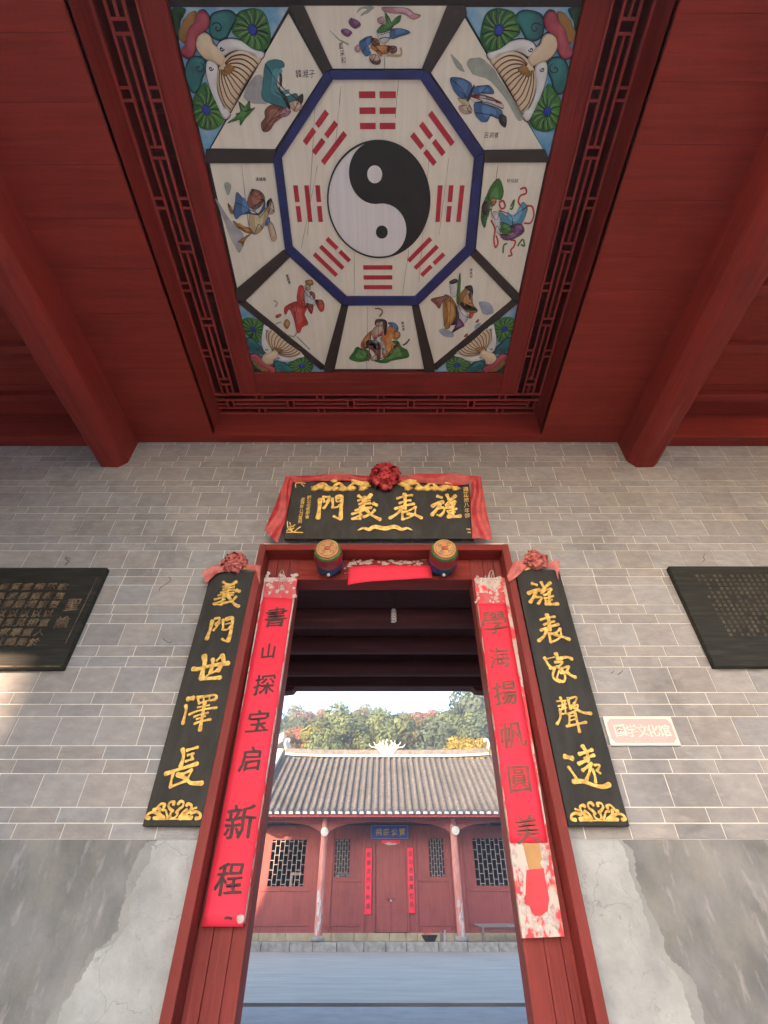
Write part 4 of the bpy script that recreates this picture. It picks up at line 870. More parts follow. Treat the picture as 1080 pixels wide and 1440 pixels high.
# main board over the door, leaning out
nb, NP, (nx0, nx1, nv0, nv1) = hang_board('name_board', 'wide black board with four large gold characters, leaning out above the door', 'sign', [(409,674),(664,674),(662,758),(398,758)], 3.20, 0.05, m_black, 3.055)
for k in ('A0', 'A1', 'B0', 'B1'): brush(nb, NP, *CALL[k])
def text_col(parent, pl, chars, px, py, dpx, dpy, hpx, m, fat=0.0, name='inscription'):
    mb = MB()
    for k, ch in enumerate(chars):
        x, y = px + dpx*k, py + dpy*k
        u, v = pl.uv(x, y); s = abs(pl.uv(x, y-hpx/2)[1] - pl.uv(x, y+hpx/2)[1])
        put_glyph(mb, pl, ch, u, v, s, 0, 0.003, fat)
    return mb.build(name, m, parent, kind='stuff')
text_col(nb, NP, '許公老祖學會', 435, 699, -0.6, 5.6, 5.2, m_gold); text_col(nb, NP, '歲辰年八月重刻', 426, 702, -0.7, 5.2, 5.0, m_gold); text_col(nb, NP, '雍正拾八年御', 655, 688, 0.4, 7.4, 6.5, m_gold)
def uvp(pl, sx, sy, sc): return lambda p: pl.uv(sx+p[0]/sc, sy+p[1]/sc)
f = uvp(NP, 360, 640, 3.176)
for flip in (0, 1):       # two dragons facing the middle
    g = (lambda p: f(p)) if not flip else (lambda p: f((1152-p[0], p[1]-1)))
    mb = MB()
    body = [(272,148),(300,128),(335,150),(370,128),(405,150),(440,126),(475,140),(497,120)]
    pts = smooth_open([g(p) for p in body], 6); n = len(pts)
    mb.stroke(NP, pts, [0.008+0.016*math.sin(math.pi*min(1, (k+3)/n*1.05)) for k in range(n)], 0, 0.012)
    for c, r in (((288,140),10), ((320,150),9), ((352,150),8), ((388,150),9), ((425,148),9), ((462,122),11), ((490,130),11), ((440,115),7), ((350,118),6), ((475,150),8), ((262,150),8)):
        a, b = g(c); rr = r*0.0034
        mb.relief(NP, [(a+rr*1.5*math.cos(t*math.pi/4)*(1+0.3*math.sin(t*2.3+r)), b+rr*math.sin(t*math.pi/4)) for t in range(8)], 0, 0.014, .6)
    mb.build('gold_dragon', m_gold, nb)
mb = MB()
pts = smooth_open([f(p) for p in [(455,338),(480,328),(505,334),(530,322),(576,330),(620,322),(650,334),(675,328),(698,338)]], 4)
mb.stroke(NP, pts, [0.008+0.03*math.sin(math.pi*k/(len(pts)-1)) for k in range(len(pts))], 0, 0.011); mb.build('gold_cloud', m_gold, nb)
mb = MB()
for ln in ([(135,345),(165,345),(210,346)], [(137,340),(150,330),(165,345),(185,330),(200,320)], [(140,295),(142,320),(150,335),(170,325)], [(150,300),(160,320),(175,310)], [(165,345),(150,318)], [(175,125),(195,118),(205,130),(215,140)], [(178,145),(178,128),(200,124),(222,128)], [(940,330),(958,332)], [(945,345),(960,346)]):
    mb.stroke(NP, smooth_open([f(p) for p in ln], 4), 0.008, 0, 0.004)
mb.build('corner_ornament', m_gold, nb)

lp, LP, lb = hang_board('couplet_board', 'black hanging board left of the door with five large gold characters', 'sign', [(298,804),(356.5,804),(285.5,1163),(198.5,1161)], 3.255, 0.03, m_black, 3.225, 'black couplet boards')
for k in ('C0', 'C1', 'C2', 'D0', 'D1'): brush(lp, LP, *CALL[k])
brush(lp, LP, *ORNG, name='scroll_ornament')
rp, RP, rb = hang_board('couplet_board', 'black hanging board right of the door, beside the small pink plate', 'sign', [(725,803),(786,800),(885.5,1161),(799.5,1163)], 3.255, 0.03, m_black, 3.225, 'black couplet boards')
for k in ('E0', 'E1', 'E2', 'F0', 'F1'): brush(rp, RP, *CALL[k])
_c, _r = LP.uv(244, 1139), RP.uv(841, 1141)
class Shift(Plane):
    pass
SP = Shift(RP.P, RP.R, RP.U); SP.uv = lambda px, py: (lambda q: (_r[0]-(q[0]-_c[0]), _r[1]+(q[1]-_c[1])))(LP.uv(px, py))
brush(rp, SP, *ORNG, name='scroll_ornament')

# red paper couplets pasted on slim boards against the jambs
def paper(name, label, quad, y, th, m, board=None, group=None, wav=0.004):
    pl = wallY(y); tl, tr, br, bl = pl.uvs(quad)
    t = thing(name, label, 'paper strip' if group else 'paper', tuple(pl.pt((bl[0]+br[0])/2, bl[1], 0)), group)
    rows = []; N = 40
    for k in range(N+1):
        a = k/N; row = []
        for j in range(7):
            b = j/6
            u = (tl[0]*(1-b)+tr[0]*b)*(1-a) + (bl[0]*(1-b)+br[0]*b)*a; v = (tl[1]*(1-b)+tr[1]*b)*(1-a) + (bl[1]*(1-b)+br[1]*b)*a
            e = 0.003*noise.noise(Vector((u*3+j, v*6, 1))) if j in (0, 6) else 0
            row.append(pl.pt(u+e, v, 0.002+abs(wav*noise.noise(Vector((u*6, v*2.5, 3))))))
        rows.append(row)
    mb = MB(); mb.grid(rows); p = mb.build('paper_sheet', m, t, smooth='all')
    sd = p.modifiers.new('thick', 'SOLIDIFY'); sd.thickness = 0.0012; sd.offset = -1
    return t, pl
pcl, PL1 = paper('paper_couplet', 'bright red paper couplet on the left jamb, seven black characters', [(370,840),(412,842),(342,1303),(283,1303)], 3.335, 0, m_paper, group='red paper couplets on the jambs')
mb = MB(); q = PL1.uvs([(373,815),(417,815),(343,1300),(285,1300)]); xl = (q[0][0]+q[3][0])/2; xr = (q[1][0]+q[2][0])/2
for ch, px, py, s in (('書',388,868,27), ('山',378,916,20), ('探',372,963,28), ('宝',363.5,1014,31), ('启',352.5,1068,34), ('新',338,1155,48), ('程',323.5,1236,46)): character(pcl, PL1, ch, px, py, s, m_ink, 0.0055, 0.002, fat=0.015)
mb = MB(); q = PL1.uvs([(373,818),(415,818),(417,841),(369,841)]); mb.prism(PL1, q, -0.03, 0.001); mb.build('upper_sheet', mat('pinkish_red_paper', (0.62, 0.06, 0.08), (0.5, 0.16, 0.17), 0.8, ns=12, coord='World', lo=.4, hi=.7), pcl)
q = PL1.uvs([(372,812),(418,812),(343,1299),(286,1299)]); mb = MB(); mb.prism(PL1, q, -0.033, -0.002); mb.build('slim_board', m_residue, pcl)
mb = MB(); mb.stroke(PL1, smooth_open(PL1.uvs([(316,1292),(320,1290.5),(327,1292)]), 4), 0.012, 0.0055, 0.0065); mb.build('ink_mark', m_ink, pcl)
q = PL1.uvs([(334,1288),(343,1287),(342,1297),(335,1298)]); mb = MB(); mb.prism(PL1, smooth_closed(q, 4), 0.004, 0.0075); mb.build('torn_spot', m_white_res, pcl)
pcr, PL2 = paper('paper_couplet', 'bright red paper couplet on the right jamb, torn off at the foot', [(672,849),(711.5,849),(770,1185),(718,1185.5)], 3.325, 0, m_paper, group='red paper couplets on the jambs')
m_ink2 = mat('worn_ink', (0.17, 0.06, 0.045), (0.38, 0.06, 0.06), 0.7, ns=16, lo=.42, hi=.68)
for ch, px, py, s in (('學',695,875,32), ('海',702,925,28), ('揚',710,974,34), ('帆',720.5,1033,36), ('圓',730,1095,36), ('美',741,1165,38)): character(pcr, PL2, ch, px, py, s, m_ink2, 0.0055, 0.002, fat=0.014)
q = PL2.uvs([(667,812),(712,812),(794,1317),(735,1319.5)])
mb = MB(); mb.prism(PL2, q, -0.035, -0.003); mb.build('slim_board', m_residue, pcr)
q = PL2.uvs([(671,834),(709,832),(711.5,849.5),(672,849.5)]); mb = MB(); mb.prism(PL2, q, -0.003, 0.0012); mb.build('upper_sheet', bpy.data.materials['pinkish_red_paper'], pcr)
q = PL2.uvs([(735.5,1186),(758,1186),(764.5,1221.5),(744,1223)]); mb = MB(); mb.prism(PL2, q, -0.003, 0.002); mb.build('tape', m_tape, pcr)
q = PL2.uvs([(740.5,1223),(764,1221.5),(772,1262),(770,1281),(762,1287),(751,1288),(744,1274),(734,1270),(739,1258)]); mb = MB(); q = [(a*(1-t)+c*t+0.004*noise.noise(Vector((a*40+t*3, b*40, 1))), b*(1-t)+d*t+0.004*noise.noise(Vector((b*40+t*3, a*40, 4)))) for (a, b), (c, d) in zip(q, q[1:]+q[:1]) for t in (0, .33, .66)]; mb.prism(PL2, q, -0.003, 0.003); mb.build('faded_sheet', m_fadedred, pcr)
mb = MB(); random.seed(21)
for k in range(60):
    x = random.uniform(724, 780); y = random.uniform(1188, 1314); xx = (y-849)/(1318-849); l = 672+xx*63+1; r = 711+xx*81-1
    x = random.uniform(l, r)
    if l+10 < x < r-12 and y < 1285: continue
    u, v = PL2.uv(x, y); n = 7; ph = random.random()*6; s = random.uniform(0.006, 0.02)
    mb.prism(PL2, [(u+s*random.uniform(.5, 1.2)*math.cos(t*2*math.pi/n+ph), v+1.6*s*random.uniform(.5, 1.2)*math.sin(t*2*math.pi/n+ph)) for t in range(n)], -0.003, random.uniform(0, 0.004))
mb.build('torn_scraps', m_white_res, pcr, kind='stuff')
# scraps above both couplets and strings
for (par, pl, cx0, cx1, y0, y1) in ((pcl, PL1, 375, 416, 806, 840), (pcr, PL2, 669, 710, 808, 848)):
    mb = MB()
    for k in range(46):
        u, v = pl.uv(random.uniform(cx0, cx1), random.uniform(y0, y1)); n = 7; s = random.uniform(0.006, 0.022)
        mb.prism(pl, [(u+s*random.uniform(.4, 1.2)*math.cos(t*2*math.pi/n), v+s*random.uniform(.4, 1.2)*math.sin(t*2*math.pi/n)) for t in range(n)], -0.003, random.uniform(0, 0.004))
    mb.build('torn_scraps', m_white_res, par, kind='stuff')
    mb = MB(); c = (cx0+cx1)/2
    for ln in ([(c-6,826),(c-3,810),(c+2,803),(c+5,812),(c+3,828)], [(c-1,806),(c-2,818),(c-4,830)], [(c+3,806),(c,820),(c+4,832)]):
        mb.tube([pl.pt(*pl.uv(*p), 0.012) for p in smooth_open(ln, 4)], 0.0022, 5)
    mb.build('hanging_string', m_string, par)
# blank red banner over the lintel
bn = thing('paper_banner', 'blank red paper banner sagging over the middle of the door lintel', 'banner', (0, YB-0.03, Z(2.17)))
bpn = wallY(YB-0.028); top = bpn.uvs([(490.5,798),(505,796.5),(511,795),(560,795.4),(606.7,795.8)]); bot = bpn.uvs([(489,823),(503,820),(523.7,817.6),(565,815.5),(607.8,812.8)])
def rs(p, n):
    L = [0]
    for k in range(len(p)-1): L.append(L[-1]+math.hypot(*[p[k+1][i]-p[k][i] for i in range(2)]))
    out = []
    for j in range(n+1):
        t = L[-1]*j/n; k = max(i for i in range(len(L)) if L[i] <= t+1e-9); k = min(k, len(p)-2); a = (t-L[k])/(L[k+1]-L[k])
        out.append(tuple(p[k][i]*(1-a)+p[k+1][i]*a for i in range(len(p[0]))))
    return out
A, B = rs(top, 24), rs(bot, 24)
mb = MB(); mb.grid([[bpn.pt(a[0]*(1-t)+b[0]*t, a[1]*(1-t)+b[1]*t, 0.002+0.006*abs(noise.noise(Vector((a[0]*5, t, 0))))) for t in (0, .25, .5, .75, 1)] for a, b in zip(A, B)])
o = mb.build('banner_sheet', m_paper, bn, smooth='all'); sd = o.modifiers.new('thick', 'SOLIDIFY'); sd.thickness = 0.0015
mb = MB(); lp2 = wallY(YB)
for k in range(70):
    x = random.uniform(484, 602); y = random.gauss(791.5, 2.2) if x > 492 else random.uniform(792, 812)
    u, v = lp2.uv(x, y); s = random.uniform(0.005, 0.02); n = 7
    mb.prism(lp2, [(u+1.5*s*random.uniform(.4, 1.2)*math.cos(t*2*math.pi/n), v+.8*s*random.uniform(.4, 1.2)*math.sin(t*2*math.pi/n)) for t in range(n)], -0.001, random.uniform(0.001, 0.004))
mb.build('torn_scraps', m_white_res, bn, kind='stuff')

# ---- silk drapes and rosettes
def drape(mb, pl, e0, e1, n, m_, amp, freq, w0, seed=0):
    A, B = rs(pl.uvs(e0), n), rs(pl.uvs(e1), n); rows = []
    for k in range(n+1):
        row = []
        for j in range(m_+1):
            t = j/m_; u = A[k][0]*(1-t)+B[k][0]*t; v = A[k][1]*(1-t)+B[k][1]*t
            w = w0 + amp*(math.sin(t*freq+1.5*math.sin(k*0.25+seed)) + 0.9*noise.noise(Vector((k*0.12+seed, t*2.5, 1)))) + amp
            row.append(pl.pt(u, v, w))
        rows.append(row)
    mb.grid(rows)
def rosette(mb, C, N, r, seed=0):
    """a pompom of crumpled ribbon loops"""
    N = Vector(N).normalized(); rnd = random.Random(seed)
    for k in range(46):
        t = k/46; el = math.asin(0.12+0.86*t); az = k*2.399+rnd.uniform(-.2, .2)
        u = N.orthogonal().normalized(); w = N.cross(u)
        d = (u*math.cos(az)+w*math.sin(az))*math.cos(el) + N*math.sin(el)
        e = Vector((rnd.gauss(0, 1), rnd.gauss(0, 1), rnd.gauss(0, 1))); e = (e-d*e.dot(d)).normalized(); g = d.cross(e)
        R0 = r*(1-0.35*math.sin(el))*rnd.uniform(.85, 1.12); rows = []
        for i in range(11):
            s = i/10; rad = R0*(0.30+0.70*math.sin(math.pi*s)**0.8)
            row = []
            for j in range(6):
                c = j/5-0.5; fold = 0.07*math.sin(j*2.6+k+s*3)
                row.append(C + d*(rad*(1+fold)) + e*(R0*0.24*math.cos(math.pi*s)+R0*.05*math.sin(j*3+s*5)) + g*(R0*(0.42+0.2*math.sin(math.pi*s))*c))
            rows.append(row)
        mb.grid(rows)
sk = thing('silk_drape', 'long red silk sash draped over the wide black board with a rosette in the middle', 'sash', tuple(NP.pt((nx0+nx1)/2, nv1, 0.02)))
mb = MB()
drape(mb, NP, [(403,672),(390,705),(379,731),(373,748)], [(413,675),(407,710),(402,734),(391,765)], 26, 8, 0.010, 8, 0.012, 1); mb.build('sash_tail', m_silk, sk, smooth='all')
mb = MB(); drape(mb, NP, [(662,679),(661,700),(661,719),(664,758)], [(675.5,671.5),(680,700),(684,722),(691.5,760)], 26, 8, 0.010, 8, 0.012, 4); mb.build('sash_tail', m_silk, sk, smooth='all')
mb = MB(); drape(mb, NP, [(402,671),(440,669),(480,668),(522,670)], [(413,679),(450,677),(490,677),(524,679)], 40, 6, 0.006, 5, 0.01, 2)
drape(mb, NP, [(558,672),(590,667),(625,667),(676,671)], [(558,679),(600,680),(640,684.5),(664,681)], 40, 6, 0.006, 5, 0.01, 7); mb.build('sash_swag', m_silk, sk, smooth='all')
mb = MB(); rosette(mb, NP.pt(*NP.uv(540.5, 671.5), 0.01), NP.N, 0.15, 3); mb.build('rosette', m_silk, sk, smooth='all')
for (nm, pl, c, r, t1, t2, sd, lab) in (
  ('silk_bow', LP, (330,793), 0.105, ([(318,792),(300,797),(285,806)], [(321,803),(306,809),(290,822)]), ([(345,796),(358,795),(367,796)], [(348,803),(360,805),(366,822)]), 11, 'faded red silk bow on the head of the left black couplet board'),
  ('silk_bow', RP, (751.5,790), 0.10, ([(737,790),(722,791),(712,812)], [(742,797),(732,807),(716,820)]), ([(768,792),(779,790.5),(786,791)], [(768,798),(779,803),(784,818)]), 15, 'faded red silk bow on the head of the right black couplet board')):
    t = thing(nm, lab, 'bow', tuple(pl.pt(*pl.uv(*c), 0.0)), 'silk bows on the couplet boards')
    mb = MB(); drape(mb, pl, t1[0], t1[1], 16, 6, 0.008, 7, 0.008, sd); mb.build('bow_tail', m_silkpink, t, smooth='all')
    mb = MB(); drape(mb, pl, t2[0], t2[1], 14, 6, 0.008, 7, 0.008, sd+3); mb.build('bow_tail', m_silkpink, t, smooth='all')
    mb = MB(); rosette(mb, pl.pt(*pl.uv(*c), 0.004), pl.N, r, sd); mb.build('rosette', m_silkpink, t, smooth='all')
for (par, pl, pts) in ((lp, LP, [(308,802),(318,798),(350,799),(354,803)]), (rp, RP, [(737,801),(750,797),(775,796),(780,799)])):
    mb = MB(); q = pl.uvs(pts); mb.stroke(pl, smooth_open(q, 4), 0.03, 0, 0.006); mb.build('gold_crest', m_gold, par)

# ---- dark tablets at the sides
lt, TP, _ = hang_board('tablet', 'black wooden tablet left of the door with rows of dull gold characters', 'sign', [(-300,798),(152,798),(85,940),(-420,940)], 3.25, 0.05, m_blackx)
rows_px = [('聖諭', (106,849), None)]
mb = MB()
text_rows = ['歌麗相重賢庭朝門', '旌表雍穆家風大義', '聚族同居累世無異', '以以以以以以以以', '重相見是門賢聲長', '人重華家國孝友傳', '於是賜以旌表之恩']
gy = [825, 838, 850, 863, 875.5, 889, 903]; gx = [89, 84, 77, 69, 62.5, 56, 48]
for r, txt in enumerate(text_rows):
    for k, ch in enumerate(txt):
        x = gx[r]-k*16.6; 
        u, v = TP.uv(x, gy[r]); put_glyph(mb, TP, ch, u, v, 0.062, 0, 0.006, 0.012, ax=1.15)
mb.build('inscription', m_golddim, lt, kind='stuff')
for ch, x, y in (('聖',103,850), ('諭',88,875)): character(lt, TP, ch, x, y, 17, m_golddim, 0, 0.006, fat=0.005)
mb = MB(); u0 = TP.uv(140, 830)[0]
mb.stroke(TP, TP.uvs([(137,812),(92,905)]), 0.004, 0, 0.003); mb.stroke(TP, TP.uvs([(84,937),(-200,937)]), 0.006, 0, 0.003); mb.build('edge_line', m_golddim, lt)
rt_, TP2, _ = hang_board('tablet', 'black wooden tablet on the right closely carved with small faded characters', 'sign', [(940,796),(1400,796),(1500,937),(1006,937)], 3.25, 0.05, m_blackx)
mb = MB(); random.seed(5)
pool = '旌表義門世澤長家聲遠書山學海重相賢國孝友恩賜雍正年月聖諭族居累人大公祖宗禮樂'
for r in range(15):
    for k in range(13):
        x = 980 + r*3.4 + k*8.2; y = 810 + r*5.9
        if x > 1100 or random.random() < 0.12: continue
        u, v = TP2.uv(x, y); put_glyph(mb, TP2, random.choice(pool), u, v, 0.026, 0, 0.003, 0.012)
mb.build('inscription', m_golddark, rt_, kind='stuff')

# ---- small pink plate
pk, KP, (kx0, kx1, kv0, kv1) = hang_board('wall_plate', 'small pale pink plate with five light characters beside the right couplet board', 'sign', [(846.5,1007),(944.5,1007),(957,1048.5),(859.5,1048.5)], 3.285, 0.012, m_plate)
mb = MB(); n = 0.018; c = 0.025; a, b, c0, c1_ = kx0+n, kx1-n, kv0+n, kv1-n
mb.prism(KP, [(a+c, c0), (b-c, c0), (b, c0+c), (b, c1_-c), (b-c, c1_), (a+c, c1_), (a, c1_-c), (a, c0+c)], 0, 0.003); mb.build('plate_field', m_pink, pk)
for ch, x in (('国', 872), ('学', 888), ('文', 903), ('化', 918), ('馆', 934)): character(pk, KP, ch, x, 1027.5, 17, m_platetext, 0.003, 0.003, fat=0.012)

# ---- hooks and loose wires on the bricks
hooks = [((448,665),(446,668),(451,671),(452,673)), ((637,671),(635,668),(640,666)), ((95,783),(93,788),(98,790),(92,796)), ((92,786),(100,786)), ((990,780),(988,785),(990,788),(986,792)), ((631,653),(632,659),(630,662)), ((238,812),(240,818),(226,828),(225,832)), ((230,899),(238,905),(243,903)), ((863,945),(858,948)), ((875,944),(868,950),(872,947)), ((212,802),(214,804))]
WP = wallY(D-0.004)
for h_ in hooks:
    mb = MB(); mb.tube([WP.pt(*WP.uv(*p), 0.012) for p in smooth_open(list(h_), 4)], 0.0019, 5)
    u, v = WP.uv(*h_[0])
    tag(mb.build('wire_hook', m_wire, at=tuple(WP.pt(u, v))), {0: 'thin wire hook above the left half of the wide black board', 1: 'thin wire hook above the right half of the wide black board', 2: 'twisted wire above the left tablet', 3: 'short cross wire above the left tablet', 4: 'bent wire above the right tablet', 5: 'short nail high above the right half of the wide board',
        6: 'long loose wire on the bricks left of the left couplet board', 7: 'curved wire stub beside the left couplet board', 8: 'tiny wire stub right of the right couplet board', 9: 'bent wire stub right of the right couplet board', 10: 'nail left of the left silk bow'}[hooks.index(h_)], 'wire')

# ================================================================== REAR PORCH (dark ceiling seen through the door)
mb = MB(); rows = [[(-HX, D+T, Z(3.15)), (HX, D+T, Z(3.15))], [(-HX, 6.9, Z(2.95)), (HX, 6.9, Z(2.95))]]
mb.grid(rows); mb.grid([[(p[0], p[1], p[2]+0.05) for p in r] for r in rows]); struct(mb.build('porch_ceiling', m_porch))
for k, (y, px) in enumerate(((4.2, 851), (4.95, 891), (5.7, 925))):
    h = wallY(y-0.09).uv(540, px)[1]
    t = thing('porch_beam', ['red purlin under the porch ceiling behind the door, nearest', 'red purlin under the porch ceiling behind the door, middle', 'red purlin under the porch ceiling behind the door, farthest'][k], 'beam', (0, y, Z(h-0.1)), 'purlins of the rear porch')
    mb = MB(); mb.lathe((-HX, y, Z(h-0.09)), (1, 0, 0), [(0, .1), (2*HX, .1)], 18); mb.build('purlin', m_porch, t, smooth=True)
lin = thing('porch_lintel', 'dark red eave beam of the rear porch with stepped bracket ends', 'beam', (0, 6.5, Z(2.48)))
hb = wallY(6.4).uv(540, 965)[1]
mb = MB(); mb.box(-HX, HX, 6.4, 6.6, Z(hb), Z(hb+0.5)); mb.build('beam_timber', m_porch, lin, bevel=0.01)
lpn = wallY(6.42)
for s, pts in ((-1, [(424,960),(421,963.5),(415,966),(411,971),(400,972.5),(380,972.5),(380,960)]), (1, [(652,960),(658,963.5),(664,966),(669,971),(680,972),(700,972),(700,960)])):
    mb = MB(); mb.prism(lpn, lpn.uvs(pts), -0.16, 0.0); mb.build('bracket', m_porch, lin)
for s in (-1, 1):
    t = thing('porch_column', 'round column of the rear porch, %s side' % ('left' if s < 0 else 'right'), 'column', (s*1.72, 6.5, 0))
    mb = MB(); mb.lathe((s*1.72, 6.5, 0), (0, 0, 1), [(0, .16), (Z(hb), .14)], 20); mb.build('shaft', m_red_z, t, smooth=True)
# energy-saving bulb
bp_ = wallY(3.9); u, v = bp_.uv(553.5, 857)
t = thing('light_bulb', 'unlit spiral bulb hanging in the dark porch behind the door', 'bulb', (u, 3.9, Z(v-0.15)))
mb = MB(); mb.tube([(u, 3.9, Z(v)), (u, 3.9, Z(3.0))], 0.004, 6); mb.build('cord', m_wire, t)
mb = MB(); mb.lathe((u, 3.9, Z(v)), (0, 0, -1), [(0, .018), (.02, .024), (.045, .022)], 12); mb.build('socket', m_string, t, smooth=True)
m_bulb = mat('frosted_glass', (0.75, 0.7, 0.68), rough=0.3)
mb = MB(); mb.tube([(u+0.019*math.cos(a*0.6), 3.9+0.019*math.sin(a*0.6), Z(v-0.035-a*0.0024)) for a in range(40)], 0.008, 6); mb.build('spiral_tube', m_bulb, t, smooth='all')

# ================================================================== FAR HALL ACROSS THE COURTYARD
YC, YP, YE, YK = 27.2, 28.6, 26.4, 26.6      # columns, facade, eave, platform edge
FR = (0.33, 0.085, 0.08)
m_fz = redwood('hall_red_upright', FR, Z_, streak=0.35); m_fx = redwood('hall_red_across', FR, X_, streak=0.2)
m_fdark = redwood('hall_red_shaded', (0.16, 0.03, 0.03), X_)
m_peel = mat('peeling_column', (0.60, 0.27, 0.23), (0.45, 0.15, 0.13), 0.7, sc=(3, 3, 0.7), ns=3, streak=0.0, bump=0.2)
m_bare = mat('bare_white_wood', (0.62, 0.58, 0.58), (0.45, 0.38, 0.38), 0.8, ns=6)
m_stone = mat('platform_stone', (0.42, 0.39, 0.35), (0.24, 0.22, 0.20), 0.9, ns=5, coord='World', dirt=0.5, dirtcol=(0.12, 0.12, 0.11), ds=1.5, bump=0.3)
m_sill = mat('yellowish_sill_stone', (0.42, 0.36, 0.24), (0.33, 0.27, 0.19), 0.9, ns=3, coord='World', dirt=0.4, dirtcol=(0.15, 0.16, 0.09), ds=2)
hall = thing('ancestral_hall', 'red timber hall across the courtyard under a grey tiled roof with white upturned ridge ends', 'building', (0.2, YP, 0))
pz = 0.30
mb = MB(); mb.box(-9, 9.4, YK+0.35, YP+4.6, 0, pz-0.004); mb.build('platform', m_stone, hall)
x = -9; random.seed(8)
while x < 9.4:
    w = random.uniform(0.8, 1.6); mb = MB(); mb.box(x+0.01, min(x+w, 9.4)-0.01, YK+random.uniform(-.02, .02), YK+0.345, 0.0, pz+random.uniform(-.012, .012)); mb.build('kerb_stone', m_stone, hall, bevel=0.015); x += w
FP = wallY(YP)
fu = lambda px, py: FP.uv(px, py)
# sill blocks under the panels
sz = Z(FP.uv(540, 1312)[1]); x = -6.2
while x < 6.6:
    w = random.uniform(0.5, 1.5); mb = MB(); mb.box(x+0.008, min(x+w, 6.6)-0.008, YP-0.06+random.uniform(-.015, .015), YP+0.2, pz, sz); mb.build('sill_block', m_sill, hall, bevel=0.008); x += w
topz = 4.65
wins = [((379.5,1180),(431,1180),(428,1247.5),(378,1247.5)), ((471,1178.5),(493,1178.5),(492,1234.5),(469,1234.5)), ((601.5,1178),(624,1178),(626,1234),(604,1234)), ((664,1178),(709,1178),(716,1246.5),(669,1246.5))]
W = []
for w in wins:
    q = FP.uvs(w); W.append(((q[0][0]+q[3][0])/2, (q[1][0]+q[2][0])/2, Z((q[2][1]+q[3][1])/2), Z((q[0][1]+q[1][1])/2)))
W[3] = (W[3][0], W[3][0]+(W[0][1]-W[0][0]), W[3][2], W[3][3])
dl = FP.uv(527, 1300)[0]; dr_ = FP.uv(573, 1300)[0]; dt = Z(FP.uv(550, 1186)[1])
# facade as boards between openings
def fbox(x0, x1, z0, z1, y0=YP, y1=YP+0.08, nm='wall_panel', m=None, bev=0): 
    mb = MB(); mb.box(x0, x1, y0, y1, z0, z1); return mb.build(nm, m or m_fz, hall, bevel=bev)
xe0, xe1 = -6.2, 6.6
cuts = sorted([(a, b, z0, z1) for a, b, z0, z1 in W] + [(dl, dr_, sz, dt)])
x = xe0
for (a, b, z0, z1) in cuts:
    fbox(x, a, sz, topz); 
    if z0 > sz+0.1: fbox(a, b, sz, z0)
    fbox(a, b, z1, topz); x = b
fbox(x, xe1, sz, topz)
# framing posts, rails and raised lower panels
cx = [-2.95, 3.35]
for xx in (xe0, FP.uv(460,1240)[0]-0.25, FP.uv(463,1240)[0]+0.05, FP.uv(511,1240)[0], FP.uv(585,1240)[0], FP.uv(633,1240)[0], FP.uv(652,1240)[0], xe1-0.12):
    fbox(xx-0.07, xx+0.07, sz, topz, YP-0.05, YP-0.001, 'frame_post', m_fz, 0.01)
rail = Z(FP.uv(540, 1238.5)[1]); rl2 = Z(FP.uv(540, 1252)[1])
for x0, x1, zz in ((W[1][0]-0.3, FP.uv(511,1240)[0]-0.07, rail), (FP.uv(585,1240)[0]+0.07, W[2][1]+0.35, rail), (xe0+0.1, W[0][1]+0.35, rl2), (W[3][0]-0.3, xe1-0.2, rl2)):
    fbox(x0, x1, zz-0.05, zz+0.05, YP-0.035, YP-0.0005, 'rail', m_fx, 0.008)
    fbox(x0, x1, sz+0.22, sz+0.27, YP-0.03, YP-0.0005, 'rail', m_fx, 0.008)
fbox(dl-0.10, dl, sz, dt+0.1, YP-0.06, YP-0.002, 'door_post', m_fz, 0.01); fbox(dr_, dr_+0.10, sz, dt+0.1, YP-0.06, YP-0.002, 'door_post', m_fz, 0.01)
# lattice windows
m_lat = mat('pale_lattice', (0.40, 0.34, 0.33), (0.3, 0.24, 0.23), 0.7, ns=8)
for k, (a, b, z0, z1) in enumerate(W):
    mb = MB(); fw = 0.03
    for x0, x1, q0, q1 in ((a, a+fw, z0, z1), (b-fw, b, z0, z1), (a+fw, b-fw, z0, z0+fw), (a+fw, b-fw, z1-fw, z1)): mb.box(x0, x1, YP+0.005, YP+0.05, q0, q1)
    wn_ = mb.build('window', m_fz, hall)
    mb = MB(); n = 8 if k in (0, 3) else 6; nr = 5
    for i in range(1, n):
        x = a+(b-a)*i/n; mb.box(x-0.013, x+0.013, YP+0.012, YP+0.035, z0+fw, z1-fw)
    for i in range(n):
        xa, xb = a+(b-a)*i/n+0.013, a+(b-a)*(i+1)/n-0.013
        for r in range(nr):
            zz = z0+(z1-z0)*((r+(0.28 if i % 2 else 0.72))/nr); mb.box(xa, xb, YP+0.014, YP+0.033, zz-0.013, zz+0.013)
    mb.build('lattice', m_lat, wn_, kind='stuff')
# room behind, its darkness painted on as near-black walls
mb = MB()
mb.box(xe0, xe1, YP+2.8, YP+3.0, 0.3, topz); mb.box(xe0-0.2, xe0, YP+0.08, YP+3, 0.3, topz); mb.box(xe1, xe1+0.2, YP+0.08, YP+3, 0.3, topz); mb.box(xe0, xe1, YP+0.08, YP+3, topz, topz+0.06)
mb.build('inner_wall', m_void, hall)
for px, w in ((416, 0.5), (484, 0.7)):  # pale bars put in to stand for window reflections
    u, v = wallY(YP+1).uv(px, 1229); mb = MB(); mb.box(u-w/2, u+w/2, YP+1, YP+1.1, Z(v)-0.06, Z(v)+0.06); mb.box(u-w/2, u-w/2+0.1, YP+1, YP+1.05, 0.4, Z(v)); mb.build('reflection_bar', m_lat, hall)
